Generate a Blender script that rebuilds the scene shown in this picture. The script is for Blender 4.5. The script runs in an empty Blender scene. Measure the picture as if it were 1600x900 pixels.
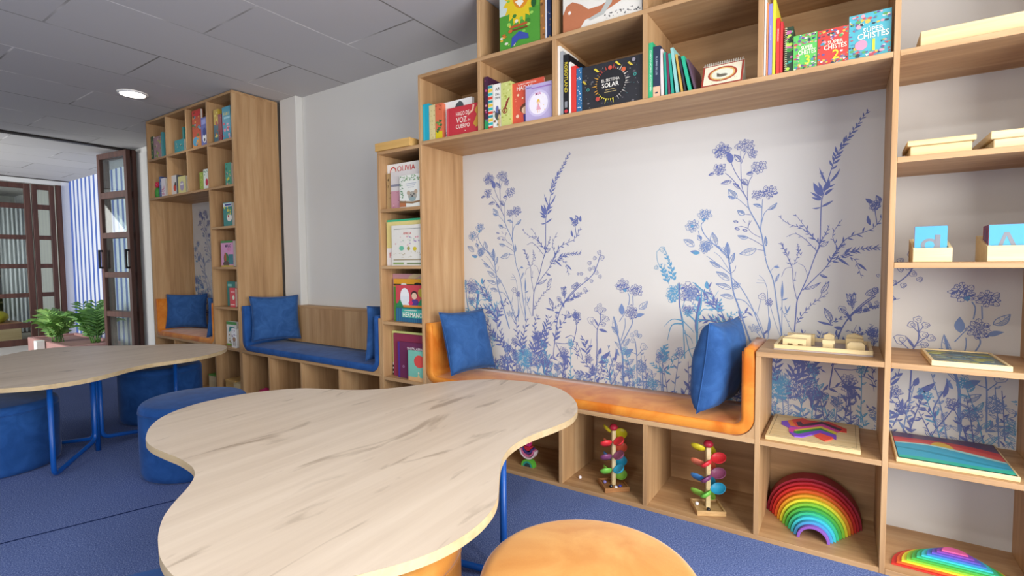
import bpy, bmesh, math, random
from mathutils import Vector, Matrix
import numpy as np

# ------------------------------------------------------------------ camera, light, exposure
SC = bpy.context.scene
COL = SC.collection
CAM_F = 784.9
YAW, PITCH, ROLL = (math.radians(a) for a in (33.553, 2.896, -0.491))
CAM_P = np.array([0.0, -2.2, 1.135])

def cam_axes():
    fwd = np.array([-math.sin(YAW), math.cos(YAW), 0.0]); right = np.array([math.cos(YAW), math.sin(YAW), 0.0])
    up = np.array([0, 0, 1.0])
    f2 = math.cos(PITCH)*fwd - math.sin(PITCH)*up
    u2 = math.cos(PITCH)*up + math.sin(PITCH)*fwd
    r3 = math.cos(ROLL)*right + math.sin(ROLL)*u2
    u3 = -math.sin(ROLL)*right + math.cos(ROLL)*u2
    return r3, u3, f2
CR, CU, CF = cam_axes()

cd = bpy.data.cameras.new('camera'); cam = bpy.data.objects.new('camera', cd); COL.objects.link(cam)
cd.sensor_width = 36.0; cd.lens = CAM_F/1600*36.0; cd.clip_start = 0.05
M = Matrix(((CR[0], CU[0], -CF[0], CAM_P[0]), (CR[1], CU[1], -CF[1], CAM_P[1]), (CR[2], CU[2], -CF[2], CAM_P[2]), (0, 0, 0, 1)))
cam.matrix_world = M
SC.camera = cam

SC.view_settings.view_transform = 'Standard'
SC.view_settings.look = 'None'
SC.view_settings.gamma = 1.0
SC.view_settings.use_curve_mapping = False
SC.view_settings.exposure = -0.12

w = bpy.data.worlds.new('world'); SC.world = w; w.use_nodes = True
w.node_tree.nodes['Background'].inputs[0].default_value = (0.82, 0.90, 1.0, 1)
w.node_tree.nodes['Background'].inputs[1].default_value = 1.0

def area(name, loc, target, sx, sy, power, col=(1, 1, 1)):
    l = bpy.data.lights.new(name, 'AREA'); l.shape = 'RECTANGLE'; l.size = sx; l.size_y = sy
    l.energy = power; l.color = col
    o = bpy.data.objects.new(name, l); COL.objects.link(o); o.location = loc
    d = Vector(target) - Vector(loc)
    o.rotation_euler = d.to_track_quat('-Z', 'Y').to_euler()
    return o
# daylight through the windows in the side wall, in the rear wall and along the patio
area('window_daylight', (1.86, -1.95, 1.2), (-1.2, -1.25, 0.7), 2.3, 1.8, 175, (1.0, 0.985, 0.96))
area('rear_window_daylight', (-1.2, -4.85, 1.6), (-1.9, 0.0, 1.8), 4.2, 1.5, 62, (1.0, 0.98, 0.955))
area('patio_daylight', (-9.2, -4.6, 1.9), (-9.6, 0.6, 1.2), 3.2, 2.0, 350, (0.97, 0.985, 1.0))
area('far_room_light', (-12.2, -2.2, 2.3), (-12.4, 0.2, 0.6), 1.2, 1.2, 18, (1.0, 0.97, 0.92))
SC.cycles.max_bounces = 7
SC.cycles.diffuse_bounces = 4
SC.cycles.use_denoising = True
SC.cycles.sample_clamp_indirect = 4.0

# ------------------------------------------------------------------ picture point -> place
def ray(px, py): return CF + (px-800)/CAM_F*CR - (py-450)/CAM_F*CU
def onz(px, py, z): d = ray(px, py); return CAM_P + d*(z-CAM_P[2])/d[2]
def ony(px, py, y): d = ray(px, py); return CAM_P + d*(y-CAM_P[1])/d[1]
def onx(px, py, x): d = ray(px, py); return CAM_P + d*(x-CAM_P[0])/d[0]

# ------------------------------------------------------------------ materials
def lin(h):
    h = h.lstrip('#'); h = h if len(h) == 6 else ''.join(q*2 for q in h); c = [int(h[i:i+2], 16)/255 for i in (0, 2, 4)]
    return tuple(x/12.92 if x <= 0.04045 else ((x+0.055)/1.055)**2.4 for x in c) + (1.0,)
MATS = {}
def newmat(name):
    m = bpy.data.materials.new(name); m.use_nodes = True
    nt = m.node_tree; b = nt.nodes['Principled BSDF']
    return m, nt, b
def N(nt, t, **kw):
    n = nt.nodes.new(t)
    for k, v in kw.items(): setattr(n, k, v)
    return n
def paint(h, rough=0.45, spec=0.4, metal=0.0):
    k = (h, rough, spec, metal)
    if k in MATS: return MATS[k]
    m, nt, b = newmat('paint_'+h.strip('#'))
    tc = N(nt, 'ShaderNodeTexCoord'); no = N(nt, 'ShaderNodeTexNoise'); no.inputs['Scale'].default_value = 60
    hs = N(nt, 'ShaderNodeMix'); hs.data_type = 'RGBA'; hs.blend_type = 'MULTIPLY'; hs.inputs[0].default_value = 0.08
    hs.inputs[6].default_value = lin(h)
    nt.links.new(tc.outputs['Object'], no.inputs['Vector']); nt.links.new(no.outputs['Fac'], hs.inputs[7])
    nt.links.new(hs.outputs[2], b.inputs['Base Color'])
    b.inputs['Roughness'].default_value = rough; b.inputs['Specular IOR Level'].default_value = spec; b.inputs['Metallic'].default_value = metal
    MATS[k] = m; return m

def ramp(nt, stops):
    r = N(nt, 'ShaderNodeValToRGB'); e = r.color_ramp.elements
    while len(e) < len(stops): e.new(0.5)
    for i, (p, c) in enumerate(stops): e[i].position = p; e[i].color = lin(c) if isinstance(c, str) else c
    return r

def wood(name, axis, c0, c1, c2, scale=1.0, rough=0.5, knots=False):
    """axis: the grain direction in object space"""
    m, nt, b = newmat(name)
    tc = N(nt, 'ShaderNodeTexCoord'); oi = N(nt, 'ShaderNodeObjectInfo')
    mp = N(nt, 'ShaderNodeMapping'); s = [26.0*scale]*3; s[axis] = 1.5*scale
    mp.inputs['Scale'].default_value = s
    add = N(nt, 'ShaderNodeVectorMath', operation='ADD')
    mul = N(nt, 'ShaderNodeVectorMath', operation='SCALE'); mul.inputs['Scale'].default_value = 3.0
    comb = N(nt, 'ShaderNodeCombineXYZ')
    for i in range(3): nt.links.new(oi.outputs['Random'], comb.inputs[i])
    nt.links.new(comb.outputs[0], mul.inputs[0])
    nt.links.new(tc.outputs['Object'], add.inputs[0]); nt.links.new(mul.outputs[0], add.inputs[1])
    nt.links.new(add.outputs[0], mp.inputs['Vector'])
    n1 = N(nt, 'ShaderNodeTexNoise'); n1.inputs['Scale'].default_value = 1.0; n1.inputs['Detail'].default_value = 5; n1.inputs['Roughness'].default_value = 0.62
    n1.inputs['Distortion'].default_value = 0.5
    mp2 = N(nt, 'ShaderNodeMapping'); s2 = [5.5*scale]*3; s2[axis] = 0.55*scale; mp2.inputs['Scale'].default_value = s2
    nt.links.new(add.outputs[0], mp2.inputs['Vector'])
    n2 = N(nt, 'ShaderNodeTexNoise'); n2.inputs['Scale'].default_value = 1.0; n2.inputs['Detail'].default_value = 3; n2.inputs['Distortion'].default_value = 0.9
    nt.links.new(mp.outputs[0], n1.inputs['Vector']); nt.links.new(mp2.outputs[0], n2.inputs['Vector'])
    mx = N(nt, 'ShaderNodeMath', operation='MULTIPLY_ADD'); mx.inputs[1].default_value = 0.55
    hf = N(nt, 'ShaderNodeMath', operation='MULTIPLY'); hf.inputs[1].default_value = 0.45
    nt.links.new(n2.outputs['Fac'], hf.inputs[0]); nt.links.new(n1.outputs['Fac'], mx.inputs[0]); nt.links.new(hf.outputs[0], mx.inputs[2])
    r = ramp(nt, [(0.33, c0), (0.5, c1), (0.66, c2)])
    nt.links.new(mx.outputs[0], r.inputs[0])
    out = r.outputs[0]
    if knots:
        mp3 = N(nt, 'ShaderNodeMapping'); s3 = [9.0]*3; s3[axis] = 1.9; mp3.inputs['Scale'].default_value = s3
        nt.links.new(add.outputs[0], mp3.inputs['Vector'])
        n3 = N(nt, 'ShaderNodeTexNoise'); n3.inputs['Scale'].default_value = 1.0; n3.inputs['Detail'].default_value = 6; n3.inputs['Distortion'].default_value = 1.6
        nt.links.new(mp3.outputs[0], n3.inputs['Vector'])
        r3 = ramp(nt, [(0.0, '#8d8378'), (0.30, '#a1968a'), (0.39, '#ffffff')])
        nt.links.new(n3.outputs['Fac'], r3.inputs[0])
        mm = N(nt, 'ShaderNodeMix'); mm.data_type = 'RGBA'; mm.blend_type = 'MULTIPLY'; mm.inputs[0].default_value = 0.5
        nt.links.new(out, mm.inputs[6]); nt.links.new(r3.outputs[0], mm.inputs[7]); out = mm.outputs[2]
    nt.links.new(out, b.inputs['Base Color'])
    b.inputs['Roughness'].default_value = rough; b.inputs['Specular IOR Level'].default_value = 0.35
    bp = N(nt, 'ShaderNodeBump'); bp.inputs['Strength'].default_value = 0.06; bp.inputs['Distance'].default_value = 0.003
    nt.links.new(n1.outputs['Fac'], bp.inputs['Height']); nt.links.new(bp.outputs[0], b.inputs['Normal'])
    return m
OAK = ('#9a7550', '#b58f65', '#c6a379')
WV = wood('oak_upright', 2, *OAK)
WH = wood('oak_level', 0, *OAK)
PALE = ('#cbb07d', '#d9c292', '#e3cfa6')
WP = wood('pale_pine', 0, *PALE, scale=1.3)
WB = wood('honey_pine', 0, '#c69a55', '#d8ae68', '#e2bd7c', scale=1.3)
WT = wood('table_oak', 1, '#cbbaa6', '#d6c6b2', '#dfd0bd', scale=0.8, rough=0.42, knots=True)
WTE = wood('table_edge_oak', 0, '#b39a72', '#c4ad86', '#d0bb95', scale=1.0)
WM = wood('mahogany', 2, '#38211c', '#4a2d25', '#58382e', scale=1.0)
WF = wood('far_oak', 1, '#a08560', '#b39a74', '#c0a985')

def fabric(name, c0, c1, sheen=0.0, scale=6.0, rough=0.9, weave=900, contrast=(0.35, 0.65), bump=0.2):
    m, nt, b = newmat(name)
    tc = N(nt, 'ShaderNodeTexCoord')
    n1 = N(nt, 'ShaderNodeTexNoise'); n1.inputs['Scale'].default_value = scale; n1.inputs['Detail'].default_value = 4; n1.inputs['Distortion'].default_value = 1.2
    n2 = N(nt, 'ShaderNodeTexNoise'); n2.inputs['Scale'].default_value = weave; n2.inputs['Detail'].default_value = 1
    nt.links.new(tc.outputs['Object'], n1.inputs['Vector']); nt.links.new(tc.outputs['Object'], n2.inputs['Vector'])
    r = ramp(nt, [(contrast[0], c0), (contrast[1], c1)])
    nt.links.new(n1.outputs['Fac'], r.inputs[0])
    mm = N(nt, 'ShaderNodeMix'); mm.data_type = 'RGBA'; mm.blend_type = 'OVERLAY'; mm.inputs[0].default_value = 0.25
    nt.links.new(r.outputs[0], mm.inputs[6]); nt.links.new(n2.outputs['Fac'], mm.inputs[7])
    nt.links.new(mm.outputs[2], b.inputs['Base Color'])
    b.inputs['Roughness'].default_value = rough; b.inputs['Specular IOR Level'].default_value = 0.2
    b.inputs['Sheen Weight'].default_value = sheen; b.inputs['Sheen Roughness'].default_value = 0.35
    bp = N(nt, 'ShaderNodeBump'); bp.inputs['Strength'].default_value = bump; bp.inputs['Distance'].default_value = 0.001
    nt.links.new(n2.outputs['Fac'], bp.inputs['Height']); nt.links.new(bp.outputs[0], b.inputs['Normal'])
    return m
ORANGE = fabric('orange_velvet', '#c86a1c', '#e09038', sheen=0.35, scale=5.0, rough=0.55)
OPOUF = fabric('amber_velvet', '#d08c3e', '#dfa558', sheen=0.5, scale=4.0, rough=0.5)
OPIPE = fabric('orange_piping', '#c86a1c', '#d07a28', sheen=0.2)
BLUEF = fabric('blue_upholstery', '#1f4a88', '#29589c', sheen=0.12, scale=9)
BLUEP = fabric('blue_linen', '#2a4f84', '#365e96', sheen=0.1, scale=12, weave=600, bump=0.4)

def mat_carpet():
    m, nt, b = newmat('blue_carpet')
    tc = N(nt, 'ShaderNodeTexCoord')
    n1 = N(nt, 'ShaderNodeTexNoise'); n1.inputs['Scale'].default_value = 210; n1.inputs['Detail'].default_value = 3
    n2 = N(nt, 'ShaderNodeTexNoise'); n2.inputs['Scale'].default_value = 2.0; n2.inputs['Detail'].default_value = 3
    for n in (n1, n2): nt.links.new(tc.outputs['Object'], n.inputs['Vector'])
    r = ramp(nt, [(0.3, '#47588c'), (0.5, '#667ab2'), (0.7, '#95a7d6')])
    nt.links.new(n1.outputs['Fac'], r.inputs[0])
    mm = N(nt, 'ShaderNodeMix'); mm.data_type = 'RGBA'; mm.blend_type = 'MULTIPLY'; mm.inputs[0].default_value = 0.25
    nt.links.new(r.outputs[0], mm.inputs[6]); nt.links.new(n2.outputs['Fac'], mm.inputs[7])
    # the joint between two carpet widths
    sx = N(nt, 'ShaderNodeSeparateXYZ'); nt.links.new(tc.outputs['Object'], sx.inputs[0])
    k = N(nt, 'ShaderNodeMath', operation='MULTIPLY_ADD'); k.inputs[1].default_value = -0.328; k.inputs[2].default_value = 2.311+0.0
    nt.links.new(sx.outputs[1], k.inputs[0])
    ad = N(nt, 'ShaderNodeMath', operation='ADD'); nt.links.new(sx.outputs[0], ad.inputs[0]); nt.links.new(k.outputs[0], ad.inputs[1])
    ab = N(nt, 'ShaderNodeMath', operation='ABSOLUTE'); nt.links.new(ad.outputs[0], ab.inputs[0])
    lt = N(nt, 'ShaderNodeMath', operation='LESS_THAN'); lt.inputs[1].default_value = 0.006; nt.links.new(ab.outputs[0], lt.inputs[0])
    m2 = N(nt, 'ShaderNodeMix'); m2.data_type = 'RGBA'; nt.links.new(lt.outputs[0], m2.inputs[0]); nt.links.new(mm.outputs[2], m2.inputs[6]); m2.inputs[7].default_value = lin('#20305c')
    nt.links.new(m2.outputs[2], b.inputs['Base Color'])
    b.inputs['Roughness'].default_value = 1.0; b.inputs['Specular IOR Level'].default_value = 0.05
    bp = N(nt, 'ShaderNodeBump'); bp.inputs['Strength'].default_value = 0.5; bp.inputs['Distance'].default_value = 0.004
    nt.links.new(n1.outputs['Fac'], bp.inputs['Height']); nt.links.new(bp.outputs[0], b.inputs['Normal'])
    return m
def mat_plaster(name, c, rough=0.85):
    m, nt, b = newmat(name)
    tc = N(nt, 'ShaderNodeTexCoord'); n1 = N(nt, 'ShaderNodeTexNoise'); n1.inputs['Scale'].default_value = 1.7; n1.inputs['Detail'].default_value = 6
    nt.links.new(tc.outputs['Object'], n1.inputs['Vector'])
    mm = N(nt, 'ShaderNodeMix'); mm.data_type = 'RGBA'; mm.blend_type = 'MULTIPLY'; mm.inputs[0].default_value = 0.10; mm.inputs[6].default_value = lin(c)
    nt.links.new(n1.outputs['Fac'], mm.inputs[7]); nt.links.new(mm.outputs[2], b.inputs['Base Color'])
    b.inputs['Roughness'].default_value = rough; b.inputs['Specular IOR Level'].default_value = 0.2
    return m
def mat_ceiling():
    m, nt, b = newmat('ceiling_panels')
    tc = N(nt, 'ShaderNodeTexCoord'); sx = N(nt, 'ShaderNodeSeparateXYZ'); nt.links.new(tc.outputs['Object'], sx.inputs[0])
    ax = N(nt, 'ShaderNodeMath', operation='ADD'); ax.inputs[1].default_value = 12.0; nt.links.new(sx.outputs[1], ax.inputs[0])
    ay = N(nt, 'ShaderNodeMath', operation='ADD'); ay.inputs[1].default_value = 15.33; nt.links.new(sx.outputs[0], ay.inputs[0])
    cb = N(nt, 'ShaderNodeCombineXYZ'); nt.links.new(ax.outputs[0], cb.inputs[0]); nt.links.new(ay.outputs[0], cb.inputs[1])
    nz = N(nt, 'ShaderNodeTexNoise'); nz.inputs['Scale'].default_value = 9; nt.links.new(tc.outputs['Object'], nz.inputs['Vector'])
    br = N(nt, 'ShaderNodeTexBrick'); br.offset = 0.5; br.offset_frequency = 2; br.squash = 1.0
    br.inputs['Scale'].default_value = 1.0; br.inputs['Brick Width'].default_value = 1.2; br.inputs['Row Height'].default_value = 0.6
    br.inputs['Mortar Size'].default_value = 0.006; br.inputs['Mortar Smooth'].default_value = 0.1; br.inputs['Bias'].default_value = 0.0
    br.inputs['Color1'].default_value = lin('#cdcbc9'); br.inputs['Color2'].default_value = lin('#c6c4c3'); 
    nt.links.new(cb.outputs[0], br.inputs['Vector'])
    n2 = N(nt, 'ShaderNodeTexNoise'); n2.inputs['Scale'].default_value = 1.6; n2.inputs['Detail'].default_value = 2; nt.links.new(tc.outputs['Object'], n2.inputs['Vector'])
    r = ramp(nt, [(0.42, '#8f8c86'), (0.52, '#b4b2af'), (0.62, '#efede9')]); nt.links.new(n2.outputs['Fac'], r.inputs[0])
    nt.links.new(r.outputs[0], br.inputs['Mortar'])
    nt.links.new(br.outputs['Color'], b.inputs['Base Color'])
    b.inputs['Roughness'].default_value = 0.95; b.inputs['Specular IOR Level'].default_value = 0.1
    bp = N(nt, 'ShaderNodeBump'); bp.inputs['Strength'].default_value = 0.5; bp.inputs['Distance'].default_value = 0.004; bp.invert = True
    nt.links.new(br.outputs['Fac'], bp.inputs['Height']); nt.links.new(bp.outputs[0], b.inputs['Normal'])
    return m
def mat_stripes():
    m, nt, b = newmat('striped_paint')
    tc = N(nt, 'ShaderNodeTexCoord'); sx = N(nt, 'ShaderNodeSeparateXYZ'); nt.links.new(tc.outputs['Object'], sx.inputs[0])
    a = N(nt, 'ShaderNodeMath', operation='ADD'); a.inputs[1].default_value = 20.0+0.0; nt.links.new(sx.outputs[0], a.inputs[0])
    d = N(nt, 'ShaderNodeMath', operation='DIVIDE'); d.inputs[1].default_value = 0.178; nt.links.new(a.outputs[0], d.inputs[0])
    f = N(nt, 'ShaderNodeMath', operation='FRACT'); nt.links.new(d.outputs[0], f.inputs[0])
    lt = N(nt, 'ShaderNodeMath', operation='LESS_THAN'); lt.inputs[1].default_value = 0.42; nt.links.new(f.outputs[0], lt.inputs[0])
    lo = N(nt, 'ShaderNodeMath', operation='LESS_THAN'); lo.inputs[1].default_value = -10.83; nt.links.new(sx.outputs[0], lo.inputs[0])
    mxn = N(nt, 'ShaderNodeMath', operation='MAXIMUM'); nt.links.new(lt.outputs[0], mxn.inputs[0]); nt.links.new(lo.outputs[0], mxn.inputs[1])
    mm = N(nt, 'ShaderNodeMix'); mm.data_type = 'RGBA'; nt.links.new(mxn.outputs[0], mm.inputs[0])
    mm.inputs[6].default_value = lin('#cfd3da'); mm.inputs[7].default_value = lin('#4460aa')
    nt.links.new(mm.outputs[2], b.inputs['Base Color']); b.inputs['Roughness'].default_value = 0.8
    return m
def mat_glass():
    m, nt, b = newmat('clear_glass'); nt.nodes.remove(b)
    out = nt.nodes['Material Output']
    tr = N(nt, 'ShaderNodeBsdfTransparent'); tr.inputs[0].default_value = (0.90, 0.94, 0.93, 1)
    gl = N(nt, 'ShaderNodeBsdfGlossy'); gl.inputs['Roughness'].default_value = 0.02
    fr = N(nt, 'ShaderNodeFresnel'); ge = N(nt, 'ShaderNodeNewGeometry'); mr = N(nt, 'ShaderNodeMapRange'); mr.inputs[3].default_value = 1.45; mr.inputs[4].default_value = 1/1.45
    nt.links.new(ge.outputs['Backfacing'], mr.inputs[0]); nt.links.new(mr.outputs[0], fr.inputs[0])
    mx = N(nt, 'ShaderNodeMixShader'); nt.links.new(fr.outputs[0], mx.inputs[0]); nt.links.new(tr.outputs[0], mx.inputs[1]); nt.links.new(gl.outputs[0], mx.inputs[2])
    nt.links.new(mx.outputs[0], out.inputs['Surface'])
    return m
def mat_emit(name, c, s):
    m, nt, b = newmat(name); b.inputs['Base Color'].default_value = lin(c); b.inputs['Emission Color'].default_value = lin(c); b.inputs['Emission Strength'].default_value = s
    return m
def mat_leaf(name, c0, c1):
    m, nt, b = newmat(name); tc = N(nt, 'ShaderNodeTexCoord'); n1 = N(nt, 'ShaderNodeTexNoise'); n1.inputs['Scale'].default_value = 14
    nt.links.new(tc.outputs['Object'], n1.inputs['Vector']); r = ramp(nt, [(0.35, c0), (0.65, c1)]); nt.links.new(n1.outputs['Fac'], r.inputs[0])
    nt.links.new(r.outputs[0], b.inputs['Base Color']); b.inputs['Roughness'].default_value = 0.5
    return m
CARPET = mat_carpet(); WALL = mat_plaster('white_wall', '#e0ded8'); CEIL = mat_ceiling(); STRIPE = mat_stripes(); GLASS = mat_glass()
PANELW = mat_plaster('printed_panel_white', '#d0ceca', 0.6)
BLUEM = paint('#1257b0', 0.3, 0.5)
PAPER = paint('#efe9dc', 0.8, 0.2)
BLACK = paint('#15151a', 0.5)

# ------------------------------------------------------------------ mesh helpers
class MB:
    def __init__(s): s.v = []; s.f = []; s.m = []; s.mats = []; s.smooth = []
    def mi(s, m):
        if m not in s.mats: s.mats.append(m)
        return s.mats.index(m)
    def add(s, vs, fs, m, smooth=False):
        o = len(s.v); k = s.mi(m); s.v += [tuple(map(float, p)) for p in vs]
        for f in fs: s.f.append([o+i for i in f]); s.m.append(k); s.smooth.append(smooth)
    def bm(s, bm, m, smooth=False, mtx=None):
        if mtx is not None: bmesh.ops.transform(bm, matrix=mtx, verts=bm.verts)
        bm.verts.index_update(); s.add([v.co[:] for v in bm.verts], [[v.index for v in f.verts] for f in bm.faces], m, smooth); bm.free()
    def box(s, x0, x1, y0, y1, z0, z1, m, bev=0.0, mtx=None, seg=1, smooth=False):
        b = bmesh.new(); bmesh.ops.create_cube(b, size=1.0)
        for v in b.verts: v.co = Vector(((x0+x1)/2+v.co.x*(x1-x0), (y0+y1)/2+v.co.y*(y1-y0), (z0+z1)/2+v.co.z*(z1-z0)))
        if bev > 0: bmesh.ops.bevel(b, geom=list(b.edges), offset=bev, segments=seg, affect='EDGES', profile=0.5)
        s.bm(b, m, smooth, mtx)
    def prism(s, pts, axis, a0, a1, m, bev=0.0, mtx=None, smooth=False):
        """pts: 2D outline; axis 1: (x,z) extruded along y; axis 2: (x,y) extruded along z; axis 0: (y,z) along x"""
        def P(p, a): return {0: (a, p[0], p[1]), 1: (p[0], a, p[1]), 2: (p[0], p[1], a)}[axis]
        b = bmesh.new(); v0 = [b.verts.new(P(p, a0)) for p in pts]; v1 = [b.verts.new(P(p, a1)) for p in pts]
        n = len(pts); fa = b.faces.new(v0); fb = b.faces.new(v1[::-1])
        for i in range(n): b.faces.new((v0[i], v1[i], v1[(i+1) % n], v0[(i+1) % n]))
        bmesh.ops.recalc_face_normals(b, faces=b.faces)
        if bev > 0:
            ed = [e for e in b.edges if any(f in (fa, fb) for f in e.link_faces)]
            bmesh.ops.bevel(b, geom=ed, offset=bev, segments=2, affect='EDGES', profile=0.5)
        s.bm(b, m, smooth, mtx)
    def tube(s, pts, r, m, n=10, closed=False, smooth=True):
        P = [Vector(p) for p in pts]; k = len(P); vs = []; rad = r if isinstance(r, (list, tuple)) else [r]*k
        up = None
        for i in range(k):
            if closed: t = P[(i+1) % k]-P[i-1]
            else: t = P[min(i+1, k-1)]-P[max(i-1, 0)]
            t.normalize()
            if up is None: up = Vector((0, 0, 1)) if abs(t.z) < 0.9 else Vector((1, 0, 0))
            a = up - t*up.dot(t)
            if a.length < 1e-6: a = Vector((0, 1, 0)) - t*t.y
            a.normalize(); b = t.cross(a); up = a
            for j in range(n):
                q = P[i] + (a*math.cos(2*math.pi*j/n)+b*math.sin(2*math.pi*j/n))*rad[i]; vs.append(q[:])
        fs = []
        for i in range(k if closed else k-1):
            for j in range(n):
                i2 = (i+1) % k; fs.append((i*n+j, i*n+(j+1) % n, i2*n+(j+1) % n, i2*n+j))
        if not closed: fs.append(tuple(range(n))[::-1]); fs.append(tuple((k-1)*n+j for j in range(n)))
        s.add(vs, fs, m, smooth)
    def lathe(s, prof, m, n=40, cx=0, cy=0, smooth=True, mtx=None, cap=True):
        vs = []; fs = []
        for (r, z) in prof:
            for j in range(n): a = 2*math.pi*j/n; vs.append((cx+r*math.cos(a), cy+r*math.sin(a), z))
        for i in range(len(prof)-1):
            for j in range(n): fs.append((i*n+j, i*n+(j+1) % n, (i+1)*n+(j+1) % n, (i+1)*n+j))
        if cap and prof[0][0] > 1e-5: fs.append(tuple(range(n))[::-1])
        if cap and prof[-1][0] > 1e-5: fs.append(tuple((len(prof)-1)*n+j for j in range(n)))
        if mtx is not None: vs = [(mtx @ Vector(v))[:] for v in vs]
        s.add(vs, fs, m, smooth)
    def build(s, name, parent=None, origin=None, rot=None, kind=None, label=None, cat=None, group=None, local=False):
        """Vertices are in the room's space unless local=True (then in the thing's own space)."""
        me = bpy.data.meshes.new(name)
        off = np.zeros(3)
        if not local:
            if parent is not None:
                p = parent
                while p is not None: off = off+np.array(p.location); p = p.parent
            if origin is not None: off = off+np.array(origin)
        me.from_pydata([(v[0]-off[0], v[1]-off[1], v[2]-off[2]) for v in s.v], [], s.f)
        for m in s.mats: me.materials.append(m)
        me.polygons.foreach_set('material_index', s.m); me.polygons.foreach_set('use_smooth', s.smooth); me.update()
        o = bpy.data.objects.new(name, me); COL.objects.link(o)
        if parent is not None: o.parent = parent
        if origin is not None: o.location = origin
        if rot is not None: o.rotation_euler = rot
        tag(o, label, cat, group, kind)
        return o
def tag(o, label=None, cat=None, group=None, kind=None):
    for k, v in (('label', label), ('category', cat), ('group', group), ('kind', kind)):
        if v: o[k] = v
def empty(name, loc, label=None, cat=None, group=None, kind=None, rz=0.0):
    o = bpy.data.objects.new(name, None); COL.objects.link(o); o.location = tuple(map(float, loc)); o.rotation_euler = (0, 0, rz); o.empty_display_size = 0.1
    tag(o, label, cat, group, kind); return o
def copy_tree(o, parent=None):
    c = o.copy(); COL.objects.link(c)
    if parent is not None: c.parent = parent
    for ch in list(o.children): copy_tree(ch, c)
    return c
def one(fn, name, **kw):
    b = MB(); fn(b); return b.build(name, **kw)
def bx(name, dims, m, parent=None, bev=0.0, **kw):
    b = MB(); b.box(*dims, m, bev); return b.build(name, parent, **kw)

TEXTS = {}
def glyphs(t):
    if t in TEXTS: return TEXTS[t]
    c = bpy.data.curves.new('lettering', 'FONT'); c.body = t; c.size = 1.0; c.offset = 0.012; c.resolution_u = 2
    o = bpy.data.objects.new('lettering', c); COL.objects.link(o)
    bpy.context.view_layer.update()
    me = bpy.data.meshes.new_from_object(o.evaluated_get(bpy.context.evaluated_depsgraph_get()))
    vs = [v.co.copy() for v in me.vertices]; fs = [list(p.vertices) for p in me.polygons]
    bpy.data.objects.remove(o); bpy.data.curves.remove(c); bpy.data.meshes.remove(me)
    xs = [v.x for v in vs] or [0, 1]; ys = [v.y for v in vs] or [0, 1]
    x0, x1, y0, y1 = min(xs), max(xs), min(ys), max(ys)
    r = ([((v.x-x0)/(x1-x0), (v.y-y0)/(y1-y0)) for v in vs], fs, (x1-x0)/(y1-y0)); TEXTS[t] = r; return r

# ------------------------------------------------------------------ room shell
CZ = 2.56; WY = 0.46; XP = -7.36; XF = -10.93
def room():
    bx('floor', (XP, 2.0, -5.0, WY, -0.05, 0.0), CARPET, kind='structure', origin=(0, 0, 0))
    bx('floor_patio', (-14.2, XP, -5.0, 0.9, -0.17, -0.12), paint('#a8a49c', 0.7), kind='structure')
    bx('ceiling', (-14.2, 2.0, -5.0, 0.9, CZ, CZ+0.08), CEIL, kind='structure')
    bx('wall_back', (XP, 2.0, WY, WY+0.10, -0.12, CZ), WALL, kind='structure')
    bx('trim_1', (-4.13, -3.9, 0.394, WY, 0.0, CZ), WALL, kind='structure', bev=0.003)
    b = MB()   # side wall with a window hole
    for d in ((2.0, 2.1, -5.0, -3.1, 0, CZ), (2.0, 2.1, -0.8, 0.56, 0, CZ), (2.0, 2.1, -3.1, -0.8, 0, 0.15), (2.0, 2.1, -3.1, -0.8, 2.15, CZ)): b.box(*d, WALL)
    b.build('wall_right', kind='structure')
    b = MB()
    for d in ((XP, -3.5, -5.1, -5.0, 0, CZ), (1.1, 2.1, -5.1, -5.0, 0, CZ), (-3.5, 1.1, -5.1, -5.0, 0, 0.8), (-3.5, 1.1, -5.1, -5.0, 2.4, CZ)): b.box(*d, WALL)
    b.build('wall_rear', kind='structure')
    bx('light_block_wall', (XP-0.1, XP, -5.0, -0.95, -0.12, CZ), WALL, kind='structure')  # unseen wall, added to keep patio daylight from spilling into the room
    # window frames that hold the daylight
    b = MB()
    for z in (0.15, 2.11): b.box(2.0, 2.06, -3.1, -0.8, z, z+0.04, WM)
    for y in (-3.1, -1.97, -0.84): b.box(2.0, 2.06, y, y+0.04, 0.15, 2.15, WM)
    b.build('window_1', kind='structure')
    b = MB()
    for z in (0.8, 2.36): b.box(-3.5, 1.1, -5.06, -5.0, z, z+0.04, WM)
    for x in (-3.5, -1.2, 1.06): b.box(x, x+0.04, -5.06, -5.0, 0.8, 2.4, WM)
    b.build('window_2', kind='structure')
    # patio
    bx('wall_patio', (XF-0.02, XP, 0.80, 0.90, -0.12, CZ), STRIPE, kind='structure', origin=(0, 0, 0))
    b = MB(); b.box(XF-0.1, XF, 0.695, 0.80, -0.12, CZ, paint('#e6e7ea', 0.8)); b.box(XF-0.1, XF, -5.0, 0.695, 2.475, CZ, paint('#d9d9d6', 0.8))
    b.build('wall_far', kind='structure')
    bx('wall_far_room', (-14.2, -14.1, -5.0, 0.9, -0.12, CZ), mat_plaster('grey_wall', '#aeaba4'), kind='structure')
    bx('wall_far_room_side', (-14.1, XF-0.1, 0.80, 0.90, -0.12, CZ), mat_plaster('grey_wall_side', '#b4b2ab'), kind='structure')
    bx('trim_2', (XP-0.05, XP+0.03, -5.0, WY, CZ-0.018, CZ), paint('#1d1716', 0.5), kind='structure')
    bx('trim_3', (XF-0.02, XF+0.02, -5.0, 0.80, CZ-0.014, CZ), paint('#3a3431', 0.6), kind='structure')
    bx('trim_4', (XP-0.03, XP+0.4, WY-0.012, WY, 0, 2.5), paint('#d8d6d0', 0.7), kind='structure')
room()

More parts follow.
